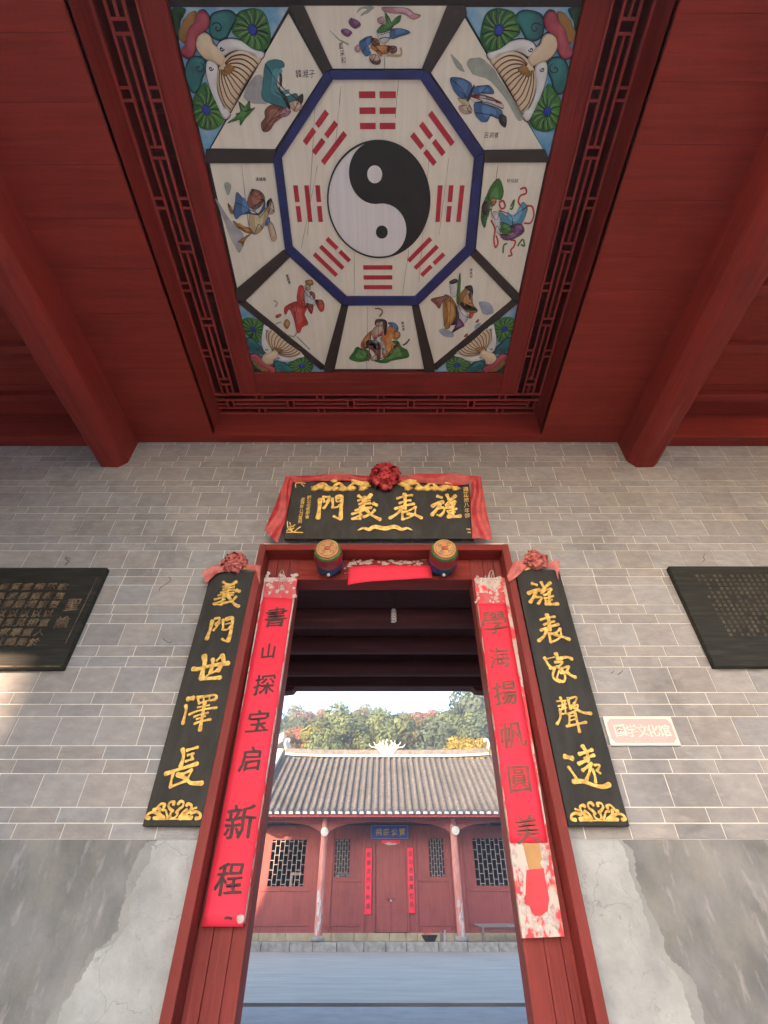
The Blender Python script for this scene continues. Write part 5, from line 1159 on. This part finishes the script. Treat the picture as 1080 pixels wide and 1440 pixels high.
# double door
for a, b in ((dl+0.003, (dl+dr_)/2-0.004), ((dl+dr_)/2+0.004, dr_-0.003)):
    mb = MB(); mb.box(a, b, YP+0.01, YP+0.07, sz+0.02, dt); mb.box(a+0.08, b-0.08, YP+0.0, YP+0.01, sz+0.9, sz+1.0)
    lf = mb.build('door_leaf', m_fz, hall, bevel=0.006)
    mb = MB(); xc = b-0.12 if b < (dl+dr_)/2+0.01 else a+0.12
    mb.tube([(xc+0.05*math.cos(t*math.pi/6), YP-0.012, 1.75+0.05*math.sin(t*math.pi/6)) for t in range(13)], 0.01, 6); mb.build('ring_handle', m_wire, lf)
mb = MB(); mb.lathe(((dl+dr_)/2, YP-0.03, 1.7), (0, -1, 0), [(0, .035), (.03, .035)], 10); mb.build('padlock', m_bare, hall)
# columns
for s, (pt_, pb_) in enumerate((((457,1173),(446.5,1312)), ((639.5,1173),(647,1312)))):
    cp = wallY(YC); xc = (cp.uv(*pt_)[0]+cp.uv(*pb_)[0])/2
    mb = MB(); mb.lathe((xc, YC, pz+0.2), (0, 0, 1), [(0, .17), (1.5, .168), (4.2, .15)], 20); colm = mb.build('column', m_peel, hall, smooth=True)
    mb = MB(); mb.lathe((xc, YC, pz), (0, 0, 1), [(0, .24), (.05, .30), (.13, .30), (.2, .2)], 20); mb.build('column_base', m_stone, colm, smooth=True)
    mb = MB(); rr = random.Random(4+s)
    for k in range(5 if s else 6):     # bare wood where the paint has come off
        z0 = pz+0.25+k*0.25; a0 = -math.pi/2 + rr.uniform(-.5, .4)+(0.2 if s else 0); wv = rr.uniform(.25, .5); hh = rr.uniform(.16, .3)
        pts = []
        for t in range(12):
            a = a0 + wv*math.cos(t*math.pi/6)*rr.uniform(.6, 1.1); z = z0 + hh*math.sin(t*math.pi/6)*rr.uniform(.7, 1.1)
            r = 0.1735; pts.append((xc+r*math.cos(a), YC+r*math.sin(a), z))
        c = Vector((xc+0.178*math.cos(a0), YC+0.178*math.sin(a0), z0)); 
        for t in range(12): mb.face([pts[t], pts[(t+1) % 12], tuple(c)])
    mb.build('bare_patch', m_bare, colm, kind='stuff')
    # curved brackets off the column head
    zt = Z(cp.uv(540, 1152)[1]); zb = Z(cp.uv(540, 1172)[1])
    for d in (-1, 1):
        mb = MB(); q = smooth_open([(0.13, zb), (0.5, zb+0.22), (1.0, zb+0.36), (1.9, zb+0.44)], 5)
        pl_ = Plane((xc, YC-0.05, 0), (1, 0, 0), (0, 0, 1))
        mb.prism(pl_, [(d*p[0], p[1]) for p in q] + [(d*1.9, zb+0.46), (d*0.13, zb+0.46)], -0.10, 0.0); mb.build('bracket', m_fx, hall)
    # round lamp
    u, v = wallY(YC-0.3).uv(456.5 if s == 0 else 640.5, 1170 if s == 0 else 1168.5)
    t = thing('round_lamp', 'white round lamp on the %s column of the far hall' % ('left' if s == 0 else 'right'), 'lamp', (u, YC-0.2, Z(v)), 'lamps on the hall columns')
    m_lampw = bpy.data.materials.get('lamp_white') or mat('lamp_white', (0.82, 0.80, 0.76), rough=0.35)
    mb = MB(); mb.lathe((u, YC-0.36, Z(v)), (0, 0.9, 0.25), [(0, .06), (0.01, .17), (0.035, .185), (.08, .13), (.14, .06), (.18, .04)], 20); mb.build('lamp_shade', m_lampw, t, smooth=True)
    mb = MB(); mb.tube([(u, YC-0.16, Z(v)), (u, YC-0.14, Z(v)+0.2), (u, YC-0.02, Z(v)+0.22)], 0.015, 6); mb.build('lamp_arm', m_wire, t)
zb = Z(wallY(YC).uv(540, 1172)[1]) + 0.46
mb = MB(); mb.box(xe0, xe1, YC-0.12, YC+0.1, zb, zb+0.28); mb.build('front_beam', m_fx, hall, bevel=0.02)
mb = MB(); mb.box(xe0, xe1, YC-0.1, YP+0.1, zb+0.285, zb+0.33); mb.build('soffit_board', m_fdark, hall)
# roof
RC = 0.22; ez = Z(wallY(YE).uv(540, 1143)[1]); YR = 31.5; rz = Z(wallY(YR).uv(540, 1066)[1])
mb = MB(); mb.box(xe0-0.2, xe1+0.2, YE+0.12, YE+0.16, ez-0.25, ez-0.06)
n = 120; pl_ = Plane((0, YE+0.10, 0), (1, 0, 0), (0, 0, 1))
mb2 = MB(); base = ez-0.17; pts = [(xe0-0.2, ez-0.03)]
for k in range(n+1):
    xx = xe0-0.2 + (xe1-xe0+0.4)*k/n; pts.append((xx, base + (0.035 if k % 2 else 0)))
pts.append((xe1+0.2, ez-0.03)); mb2.prism(pl_, pts, 0, 0.025)
m_fascia = mat('fascia_red', (0.52, 0.10, 0.09), (0.4, 0.06, 0.06), 0.6, ns=5)
mb2.build('fascia', m_fascia, hall)
slope = Vector((0, YR-YE, rz-ez)); SL = slope.length; sd_ = slope.normalized(); sn = Vector((0, -sd_.z, sd_.y))
rw0, rw1 = -6.15, 6.55
mb = MB(); mb.grid([[Vector((x, YE, ez))-sn*0.05, Vector((x, YR, rz))-sn*0.05] for x in (rw0, rw1)]); mb.grid([[Vector((x, YE, ez))-sn*0.12, Vector((x, YR, rz))-sn*0.12] for x in (rw0, rw1)])
mb.grid([[Vector((x, YR, rz))-sn*0.05, Vector((x, YR+5, rz-3.4))] for x in (rw0, rw1)])
roofb = mb.build('roof', m_fdark, hall)
m_t1 = mat('roof_tile_weathered', (0.165, 0.155, 0.155), (0.095, 0.09, 0.09), 0.9, sc=(1, 1, 1), ns=5, detail=9, coord='World', dirt=0.65, dirtcol=(0.07, 0.075, 0.065), ds=0.75, dlo=0.48, dhi=0.66, bump=0.3, bs=12, streak=0.4, streakcol=(0.25, 0.21, 0.18), sns=3, ssc=(1, 1, 1), slo=.5, shi=.7)
m_tend = mat('white_tile_end', (0.84, 0.83, 0.81), rough=0.7)
pitch = 0.333; cols_ = int((rw1-rw0)/pitch); segs = 34
# one ridge row of overlapping cover tiles, shared by all rows
def tile_row_mesh(name, r, up, jitter_seed, concave=False):
    v, f = [], []; rnd = random.Random(jitter_seed); Ls = SL/segs; N = 6
    for k in range(segs):
        dx = rnd.uniform(-.006, .006); dh = rnd.uniform(-.004, .006)
        for e, (s, lift) in enumerate(((k*Ls-0.02, 0.028), ((k+1)*Ls, 0.0))):
            for j in range(N+1):
                a = math.pi*j/N
                off = (math.cos(a)*r+dx); hh = (-math.sin(a) if concave else math.sin(a))*r*up + (lift+dh if not concave else lift*0.8)
                p = sd_*s + sn*hh; v.append((off, p.y, p.z))
        i = k*2*(N+1)
        for j in range(N): f.append((i+j, i+j+1, i+N+1+j+1, i+N+1+j))
        f.append(tuple(range(i, i+N+1))) if not concave else None
    me = bpy.data.meshes.new(name); me.from_pydata(v, [], f); me.materials.append(m_t1); return me
covers = [tile_row_mesh('tile_row', 0.082, 0.95, s) for s in range(4)]; pans = [tile_row_mesh('pan_row', 0.125, 0.4, s+9, True) for s in range(2)]
og = origin(hall)
for k in range(cols_+1):
    x = rw0+0.1+k*pitch
    o = bpy.data.objects.new('tile_row', covers[k % 4]); COL.objects.link(o); o.parent = roofb; o.location = Vector((x+random.uniform(-.008, .008), YE, ez))-og
    if k < cols_:
        o = bpy.data.objects.new('pan_row', pans[k % 2]); COL.objects.link(o); o.parent = roofb; o.location = Vector((x+pitch/2, YE, ez+0.0))-og
me = None
for k in range(cols_+1):
    x = rw0+0.1+k*pitch
    if me is None:
        mb = MB(); pl_ = Plane((0, 0, 0), (1, 0, 0), (0, 0, 1)); mb.prism(pl_, [(0.105*math.cos(a*math.pi/8), 0.105*math.sin(a*math.pi/8)-0.05) for a in range(9)] + [(-0.105, -0.08), (0.105, -0.08)], 0.0, 0.06)
        me = bpy.data.meshes.new('tile_end'); me.from_pydata(mb.v, [], mb.f); me.materials.append(m_tend)
    o = bpy.data.objects.new('tile_end', me); COL.objects.link(o); o.parent = roofb; o.location = Vector((x, YE, ez+0.03))-og
# ridge: weathered tile band, white line, curled ends and the centre crest
RP_ = wallY(YR)
ra, rb_ = -5.95, 6.30
def ridge_h(x):
    t = min(1, abs((x-(ra+rb_)/2)/((rb_-ra)/2))); return 0.05 + 0.10*t**4*1.2
n = 60
mbw, mbt = MB(), MB()
for lo, hi, y0, y1, tgt in ((-0.02, 0.09, YR-0.16, YR+0.16, mbw), (0.0905, 0.36, YR-0.12, YR+0.12, mbt)):
    rows = []
    for k in range(n+1):
        x = ra + (rb_-ra)*k/n; b = rz + ridge_h(x); j = 0.012*noise.noise(Vector((x*3, lo, 2))) if tgt is mbt else 0
        rows.append([(x, y0, b+lo), (x, y0, b+hi+j), (x, y1, b+hi+j), (x, y1, b+lo), (x, y0, b+lo)])
    tgt.grid(rows)
m_rw = mat('ridge_lime', (0.66, 0.63, 0.60), (0.48, 0.45, 0.42), 0.85, ns=4, coord='World')
mbw.build('ridge_band', m_rw, roofb); 
rd = mbt.build('ridge', m_t1, roofb)
mb = MB(); x = ra+0.15
while x < rb_-0.1:                       # small upright tiles along the ridge
    b = rz+ridge_h(x)+0.36; mb.box(x, x+0.035, YR-0.11, YR+0.11, b-0.13, b+0.03+random.uniform(-.015, .015)); x += 0.075
mb.build('ridge_tiles', m_t1, roofb, kind='stuff')
for s, xe in ((-1, ra), (1, rb_)):
    b = rz+ridge_h(xe); q = [(xe-s*0.6, b+0.02), (xe-s*0.25, b+0.08), (xe-s*0.02, b+0.30), (xe+s*0.10, b+0.62), (xe+s*0.02, b+0.88), (xe-s*0.14, b+0.86), (xe-s*0.12, b+0.72)]
    q = smooth_open(q, 5); m2 = len(q)
    mb = MB(); mb.tube([(x, YR, z) for x, z in q], [0.10*(1-0.55*k/m2) for k in range(m2)], 8); mb.build('ridge_horn', m_rw, roofb, smooth='all')
ccx = RP_.uv(544.5, 1060)[0]; cb = rz+0.36
flames = [(0,1.0,0),(0.22,0.9,.12),(-0.22,0.9,-.12),(0.42,0.72,.2),(-0.42,0.72,-.2),(0.62,0.45,.26),(-0.62,0.45,-.26)]
mb = MB()
for (dx, hh, lean) in flames:
    q = smooth_open([(ccx+dx*0.35, cb-0.25), (ccx+dx*0.75+lean*.1, cb+hh*0.22), (ccx+dx*0.72+lean*.7+(0.05 if dx > 0 else -0.05), cb+hh*0.46), (ccx+dx*0.66+lean*.7, cb+hh*0.68)], 5)
    mb.tube([(x, YR-0.1, z) for x, z in q], [0.085*(1-0.8*k/len(q))+0.012 for k in range(len(q))], 7)
    if abs(dx) > 0.1:
        q2 = smooth_open([(q[9][0], q[9][1]), (q[9][0]+lean*1.2, q[9][1]+0.05), (q[9][0]+lean*1.7, q[9][1]+0.22)], 4); mb.tube([(x, YR-0.1, z) for x, z in q2], [0.04*(1-0.7*k/len(q2)) for k in range(len(q2))], 6)
mb.lathe((ccx, YR-0.14, cb+0.02), (0, -1, 0), [(0, .20), (.05, .19), (.1, .1)], 16)
mb.build('ridge_crest', m_rw, roofb, smooth='all')
# gable walls rising past the roof with white copings
for s, x0 in ((-1, rw0-0.32), (1, rw1+0.02)):
    t = thing('gable_wall', 'white coped gable wall at the %s end of the far roof' % ('left' if s < 0 else 'right'), 'wall', (x0+0.15, YP, 0), 'gable walls of the far hall')
    pl_ = Plane((x0+0.30, 0, 0), (0, 1, 0), (0, 0, 1))
    prof = [(YP-0.3, 0), (YP-0.3, ez-0.3), (YE+0.1, ez-0.25), (YE+0.1, ez+0.32), (YR, rz+0.34), (YR+5, rz-2.8), (YR+5, 0)]
    mb = MB(); mb.prism(pl_, prof, -0.30, 0.0); mb.build('wall_body', m_outwall, t)
    prof = [(YE-0.05, ez+0.325), (YE-0.05, ez+0.45), (YR, rz+0.52), (YR+5, rz-2.6), (YR+5, rz-2.79), (YR, rz+0.345)]
    pl_ = Plane((x0+0.36, 0, 0), (0, 1, 0), (0, 0, 1)); mb = MB(); mb.prism(pl_, prof, -0.42, 0.0); mb.build('coping', m_rw, t)
# wing roof edge glimpsed at far left: slanted white coping of a side building
t = thing('side_building', 'side building left of the far hall with a slanting white-edged tiled roof', 'building', (-9.5, 31, 0))
mb = MB(); mb.box(-13, -6.9, 31.5, 38, 0, 7.6); mb.build('wall', m_outwall, t)
mb = MB(); pl_ = Plane((0, 31.4, 0), (1, 0, 0), (0, 0, 1)); mb.prism(pl_, [(-12.5, 5.2), (-12.5, 5.6), (-6.2, 9.9), (-6.2, 9.4)], -6, 0.05); mb.build('coping', m_rw, t)
# blue name plaque, papers
bl, BPq, (bx0, bx1, bv0, bv1) = hang_board('blue_plaque', 'blue plaque with four gold characters over the far hall door', 'sign', [(522,1160.5),(574,1160.5),(574,1179.5),(522,1179.5)], YP-0.12, 0.04, mat('plaque_blue', (0.03, 0.07, 0.38), (0.02, 0.05, 0.26), 0.4, ns=6))
for ch, px in zip('祠宗公賢', (532.5, 543, 554.5, 565.5)): character(bl, BPq, ch, px, 1170, 9.6, m_gold, 0, 0.01, fat=0.03)
mb = MB(); e = 0.03
for q in ([(bx0, bv0), (bx1, bv0), (bx1, bv0+e), (bx0, bv0+e)], [(bx0, bv1-e), (bx1, bv1-e), (bx1, bv1), (bx0, bv1)], [(bx0, bv0+e), (bx0+e, bv0+e), (bx0+e, bv1-e), (bx0, bv1-e)], [(bx1-e, bv0+e), (bx1, bv0+e), (bx1, bv1-e), (bx1-e, bv1-e)]): mb.prism(BPq, q, -0.01, 0.012)
mb.build('plaque_rim', mat('pale_blue_rim', (0.2, 0.27, 0.5), rough=0.5), bl)
for k, (quad, txt) in enumerate((([(513.5,1193),(523,1193),(522,1286),(513,1286)], '祖德流芳千秋遠'), ([(573.5,1192),(581.5,1192),(583,1284),(574.5,1284)], '宗功浩蕩萬世長'))):
    sp, SPp, (a, b, c, d) = hang_board('paper_strip', 'narrow red paper strip %s of the far hall door' % ('left' if k == 0 else 'right'), 'paper strip', quad, YP-0.075, 0.02, m_paper, group='red strips beside the far hall door')
    mb = MB()
    for j, ch in enumerate(txt): put_glyph(mb, SPp, ch, (a+b)/2, d-(d-c)*(0.1+0.13*j), 0.2, 0, 0.003, 0.01)
    mb.build('inscription', m_ink, sp, kind='stuff')
ps, PSp, _ = hang_board('paper_strip', 'short red paper scrap with torn white edge under the blue plaque', 'paper strip', [(536,1181.5),(563,1181.5),(561,1186.5),(538,1186.5)], YP-0.07, 0.01, m_paper)
mb = MB(); mb.prism(PSp, PSp.uvs([(540,1186),(548,1184.5),(551,1185.5),(559,1186),(556,1188),(545,1188.5)]), 0, 0.01); mb.build('torn_edge', m_white_res, ps)
# bench, bowl and pots on the platform
bpln = wallY(YC+0.3); u0, v0 = bpln.uv(664.5, 1299); gz = pz
m_bench = mat('weathered_bench', (0.24, 0.21, 0.2), (0.15, 0.13, 0.13), 0.8, sc=(0.3, 3, 3), ns=5)
t = thing('bench', 'weathered grey bench standing on the platform of the far hall', 'bench', (u0+1.1, YC+0.4, gz))
zt = Z(v0); mb = MB(); mb.prism(Plane((0, YC+0.22, 0), (1, 0, 0), (0, 0, 1)), [(u0, zt), (u0+0.08, zt-0.04), (u0+0.3, zt-0.11), (u0+2.2, zt-0.11), (u0+2.5, zt-0.04), (u0+2.6, zt+0.02)], -0.38, 0); mb.build('seat', m_bench, t)
for dx in (0.42, 2.1):
    for dy in (0.26, 0.50): mb = MB(); mb.box(u0+dx-0.04, u0+dx+0.04, YC+dy-0.03, YC+dy+0.03, gz, zt-0.11); mb.build('leg', m_bench, t)
mb = MB(); mb.box(u0+0.46, u0+2.06, YC+0.36, YC+0.40, zt-0.22, zt-0.16); mb.build('stretcher', m_bench, t)
u1, v1 = bpln.uv(604, 1316)
t = thing('bowl', 'dark wide bowl with red incense stubs on the platform', 'bowl', (u1, YC+0.3, gz))
mb = MB(); mb.lathe((u1, YC+0.3, gz), (0, 0, 1), [(0, .2), (.05, .24), (.22, .36), (.22, .32), (.1, .22)], 20); mb.build('basin', m_wire, t, smooth=True)
mb = MB()
for k in range(9): mb.tube([(u1-0.22+0.03*k, YC+0.3, gz+0.1), (u1-0.26+0.045*k, YC+0.28, gz+0.42+0.05*math.sin(k*2.1))], 0.012, 5)
mb.build('incense_stub', m_fascia, t, kind='stuff')
for k, (px, h, m) in enumerate(((620.5, 0.34, m_bench), (626, 0.38, m_lat))):
    u, v = bpln.uv(px, 1312)
    mb = MB(); mb.lathe((u, YC+0.35, gz), (0, 0, 1), [(0, .06), (h*.6, .07), (h*.8, .04), (h, .05)], 12)
    tag(mb.build('jar', m, smooth=True, at=(u, YC+0.35, gz)), ['small grey jar between the bowl and the right column', 'taller pale jar nearest the right column of the far hall'][k], 'jar')

# ================================================================== WOODED HILL
m_hill = mat('hill_soil', (0.10, 0.11, 0.05), (0.14, 0.10, 0.05), 0.95, ns=0.2, coord='World')
def hill_z(x, y):
    t = max(0, min(1, (y-40)/75)); base = 1.5 + 22*(t**0.9)
    return base + 2.6*noise.noise(Vector((x*0.035, y*0.03, 0))) - 2.0*t*math.exp(-((x-15)/14)**2) + 4.0*t*math.exp(-((x-33)/12)**2)
mb = MB(); mb.grid([[(x*6.0, 36+y*6.0, hill_z(x*6.0, 36+y*6.0) if y else -0.5) for x in range(-12, 13)] for y in range(0, 16)]); h_ = mb.build('hill', m_hill, smooth='all'); struct(h_)
m_leaf = mat('foliage', (1.0, 1.0, 1.0), (0.72, 0.75, 0.7), 0.8, ns=1.2, coord='World', attr='tint', objcol=True, spec=0.2)
m_bark = mat('bark', (0.12, 0.09, 0.07), rough=0.9, ns=4)
def crown(rnd, R, H, n, leaf):
    """leaf-sized quads through lumpy clusters; returns verts and per-vertex tint"""
    cl = []
    for k in range(11):
        a = rnd.uniform(0, 6.28); e = rnd.uniform(-0.2, 1.0); r = R*rnd.uniform(.25, .72)
        cl.append((Vector((r*math.cos(a)*math.cos(e*1.2), r*math.sin(a)*math.cos(e*1.2), H*(0.55+0.42*e))), R*rnd.uniform(.28, .48), rnd.uniform(.75, 1.2)))
    v = []; c = []
    for k in range(n):
        p0, r, tn = rnd.choice(cl); d = Vector((rnd.gauss(0, 1), rnd.gauss(0, 1), rnd.gauss(0, 1))).normalized(); p = p0 + d*r*rnd.uniform(.72, 1.05)
        a = Vector((rnd.gauss(0, 1), rnd.gauss(0, 1), rnd.gauss(0, 1))).normalized(); a = (a - d*a.dot(d)*0.6).normalized(); b = d.cross(a)
        if b.length < .1: b = a.orthogonal()
        b.normalize(); s = leaf*rnd.uniform(.6, 1.3); t = tn*rnd.uniform(.75, 1.2)
        v += [p-a*s-b*s*.6, p+a*s-b*s*.5, p+a*s*.8+b*s*.6, p-a*s*.8+b*s*.6]; c += [t]*4
    return v, c
KINDS = {'green': ((.105, .135, .06), 'mid green'), 'dark': ((.065, .09, .06), 'dark green'), 'yellow': ((.17, .17, .05), 'yellow-green'), 'orange': ((.19, .12, .06), 'orange-brown'), 'red': ((.24, .095, .06), 'rust red'), 'olive': ((.13, .12, .05), 'olive'), 'gold': ((.28, .22, .05), 'golden yellow')}
def mesh_tree(seed, R, H, n, leaf):
    rnd = random.Random(seed); v, c = crown(rnd, R, H, n, leaf)
    me = bpy.data.meshes.new('crown'); me.from_pydata([tuple(p) for p in v], [], [(k, k+1, k+2, k+3) for k in range(0, len(v), 4)]); me.materials.append(m_leaf)
    a = me.color_attributes.new('tint', 'FLOAT_COLOR', 'POINT'); a.data.foreach_set('color', [q for t in c for q in (t, t, t, 1)])
    mb = MB(); mb.tube([(0, 0, -1.0), (0.08, 0.05, H*.35), (0, 0.1, H*.75)], [.22, .16, .06], 7)
    for k in range(5):
        a_ = k*1.3; mb.tube([(0, 0, H*(.3+.07*k)), (R*.45*math.cos(a_), R*.45*math.sin(a_), H*(.5+.08*k))], [.09, .03], 5)
    mt = bpy.data.meshes.new('trunk'); mt.from_pydata(mb.v, [], mb.f); mt.materials.append(m_bark)
    return me, mt
protos = [mesh_tree(s, 3.0, 6.5, 4200, .15) for s in (1, 2, 3, 4, 5)]
def tree(x, y, kind, sc, where, k, zoff=0):
    z = hill_z(x, y)+zoff if y > 36 else zoff
    c, nm = KINDS[kind]
    t = thing('tree', '%s broadleaf tree %s' % (nm, where), 'tree', (x, y, z), 'trees on the wooded hill')
    me, mt = protos[k % 5]
    o = bpy.data.objects.new('crown', me); COL.objects.link(o); o.parent = t; o.color = (*c, 1)
    o2 = bpy.data.objects.new('trunk', mt); COL.objects.link(o2); o2.parent = t
    t.scale = (sc, sc, sc*random.uniform(.9, 1.1)); t.rotation_euler.z = random.uniform(0, 6.28)
    return t
def at_px(px, py, y):      # base so that the crown centre appears at px, py
    u, v = wallY(y).uv(px, py); return u, Z(v)
# trees one can tell apart, by where their crowns show
spec = [(402,1038,58,'orange',.75,'behind the left horn of the ridge'), (418,1035,64,'red',.7,'left of the hill centre, above the ridge'), (452,1022,75,'red',.95,'beside the big pale green tree, halfway up'), (430,1008,88,'orange',.9,'high on the left of the hill'), (396,1012,85,'dark',1.05,'at the far left by the jamb'), (470,1022,62,'green',1.35,'large and round, left of the ridge crest'),
 (440,1036,56,'yellow',.7,'low above the ridge left of the crest'), (490,1030,58,'green',1.05,'just left of the ridge crest'), (515,1020,66,'green',1.55,'broad and pale, right behind the crest'), (545,1030,58,'green',1.2,'right of the crest, low'), (560,1010,88,'dark',1.0,'on the skyline above the crest'), (585,1012,88,'orange',1.0,'on the skyline right of the crest'),
 (600,1025,72,'olive',1.0,'halfway up, right of the crest'), (620,1022,70,'green',1.2,'below the tall dark trees'), (618,1040,58,'dark',1.0,'low right, close beside its neighbours'), (640,1008,74,'dark',1.35,'left one of the tall pair at the right'), (668,1000,68,'dark',1.7,'tallest, at the right jamb'), (690,1010,66,'green',1.5,'cut off by the right jamb'),
 (655,1032,60,'green',1.1,'low right above the golden bush'), (480,1008,90,'olive',1.0,'on the skyline left of the crest'), (510,1006,92,'olive',1.0,'on the skyline over the broad pale tree'), (532,1008,90,'green',.9,'on the skyline in the middle'), (410,1020,74,'dark',1.0,'left, below the skyline'), (425,1024,66,'dark',.8,'left, darker among rust red trees'),
 (460,1040,54,'green',.7,'low between the yellow one and the crest'), (575,1032,60,'olive',.9,'low right of the crest'), (680,1035,58,'dark',1.0,'lowest at the right jamb'), (450,1006,92,'orange',.8,'small on the skyline, left'), (605,1010,84,'red',.75,'small, near the skyline right'), (415,1003,95,'olive',.9,'on the skyline at far left')]
random.seed(31)
for k, (px, py, y, kd, sc, wh) in enumerate(spec):
    x, zc_ = at_px(px, py, y); t = tree(x, y, kd, sc, wh, k); t.location.z = zc_ - 5.7*sc
x, zc_ = at_px(655, 1050, 36)
for k, px in enumerate((640, 651, 663, 675)):
    x, zc_ = at_px(px, 1056, 38); c, nm = KINDS['gold']
    t = thing('golden_bush', ['golden yellow bush behind the ridge, leftmost of four', 'golden yellow bush behind the ridge, second from the left', 'golden yellow bush behind the ridge, third from the left', 'golden yellow bush behind the ridge, by the right horn'][k], 'bush', (x, 38, zc_-2.4), 'golden bushes behind the ridge')
    o = bpy.data.objects.new('crown', protos[k][0]); COL.objects.link(o); o.parent = t; o.color = (*c, 1); o2 = bpy.data.objects.new('trunk', protos[k][1]); COL.objects.link(o2); o2.parent = t
    t.scale = (.42, .42, .45); t.rotation_euler.z = k*1.7
# the rest of the wood as one mass
import array
vv = []; cc = []; rnd = random.Random(77); protoc = [crown(random.Random(50+s), 3.0, 6.0, 800, .27) for s in range(4)]
for k in range(420):
    y = rnd.uniform(50, 118); x = rnd.uniform(-0.58*y, 0.58*y); z = hill_z(x, y)-0.8
    kd = rnd.choices(('green', 'dark', 'olive', 'orange', 'yellow', 'red'), (5, 5, 4, 2, 1.5, 1))[0]; c = KINDS[kd][0]; sc = rnd.uniform(.7, 1.15); a = rnd.uniform(0, 6.28); ca, sa = math.cos(a)*sc, math.sin(a)*sc
    v, t = protoc[k % 4]
    for p, q in zip(v, t): vv += (x+p.x*ca-p.y*sa, y+p.x*sa+p.y*ca, z+p.z*sc); cc += (c[0]*q, c[1]*q, c[2]*q, 1)
me = bpy.data.meshes.new('woodland'); nV = len(vv)//3; nF = nV//4
me.vertices.add(nV); me.vertices.foreach_set('co', vv); me.loops.add(nV); me.loops.foreach_set('vertex_index', list(range(nV))); me.polygons.add(nF); me.polygons.foreach_set('loop_start', list(range(0, nV, 4))); me.update(calc_edges=True)
me.color_attributes.new('tint', 'FLOAT_COLOR', 'POINT').data.foreach_set('color', cc); me.materials.append(m_leaf)
o = bpy.data.objects.new('woodland', me); COL.objects.link(o); tag(o, 'mixed autumn wood covering the hill behind the far hall', 'woodland', kind='stuff')

# ================================================================== FRONT YARD (behind the camera): blocks added to shade the wall from the low sun
t = thing('shade_block', 'tall plain block added unseen behind the viewer to keep the low sun off the wall', 'building', (-14, -27, 0))
mb = MB(); mb.box(-18.35, -8.5, -31, -24, -0.12, 10.9); mb.build('wall', m_outwall, t)
mb = MB(); mb.box(-18.35, -8.3, -31.2, -23.9, 10.9, 11.1); mb.build('roof', m_tile, t)
mb = MB(); mb.box(-27, -18.35, -31, -24.1, -0.12, 8.4); mb.build('low_shade_block', m_outwall, t)  # lower block added to bound the foot of the sun patch
# air: one closed box of thin haze round everything
m_haze = bpy.data.materials.new('haze'); m_haze.use_nodes = True
nt = m_haze.node_tree; nt.nodes.clear()
pv = nt.nodes.new('ShaderNodeVolumePrincipled'); pv.inputs['Color'].default_value = (0.93, 0.94, 1.0, 1); pv.inputs['Density'].default_value = 0.0034; pv.inputs['Anisotropy'].default_value = 0.5
mo = nt.nodes.new('ShaderNodeOutputMaterial'); nt.links.new(pv.outputs[0], mo.inputs['Volume'])
mb = MB(); mb.box(-90, 90, -50, 170, -1.4, 40); mb.build('haze', m_haze, kind='stuff')
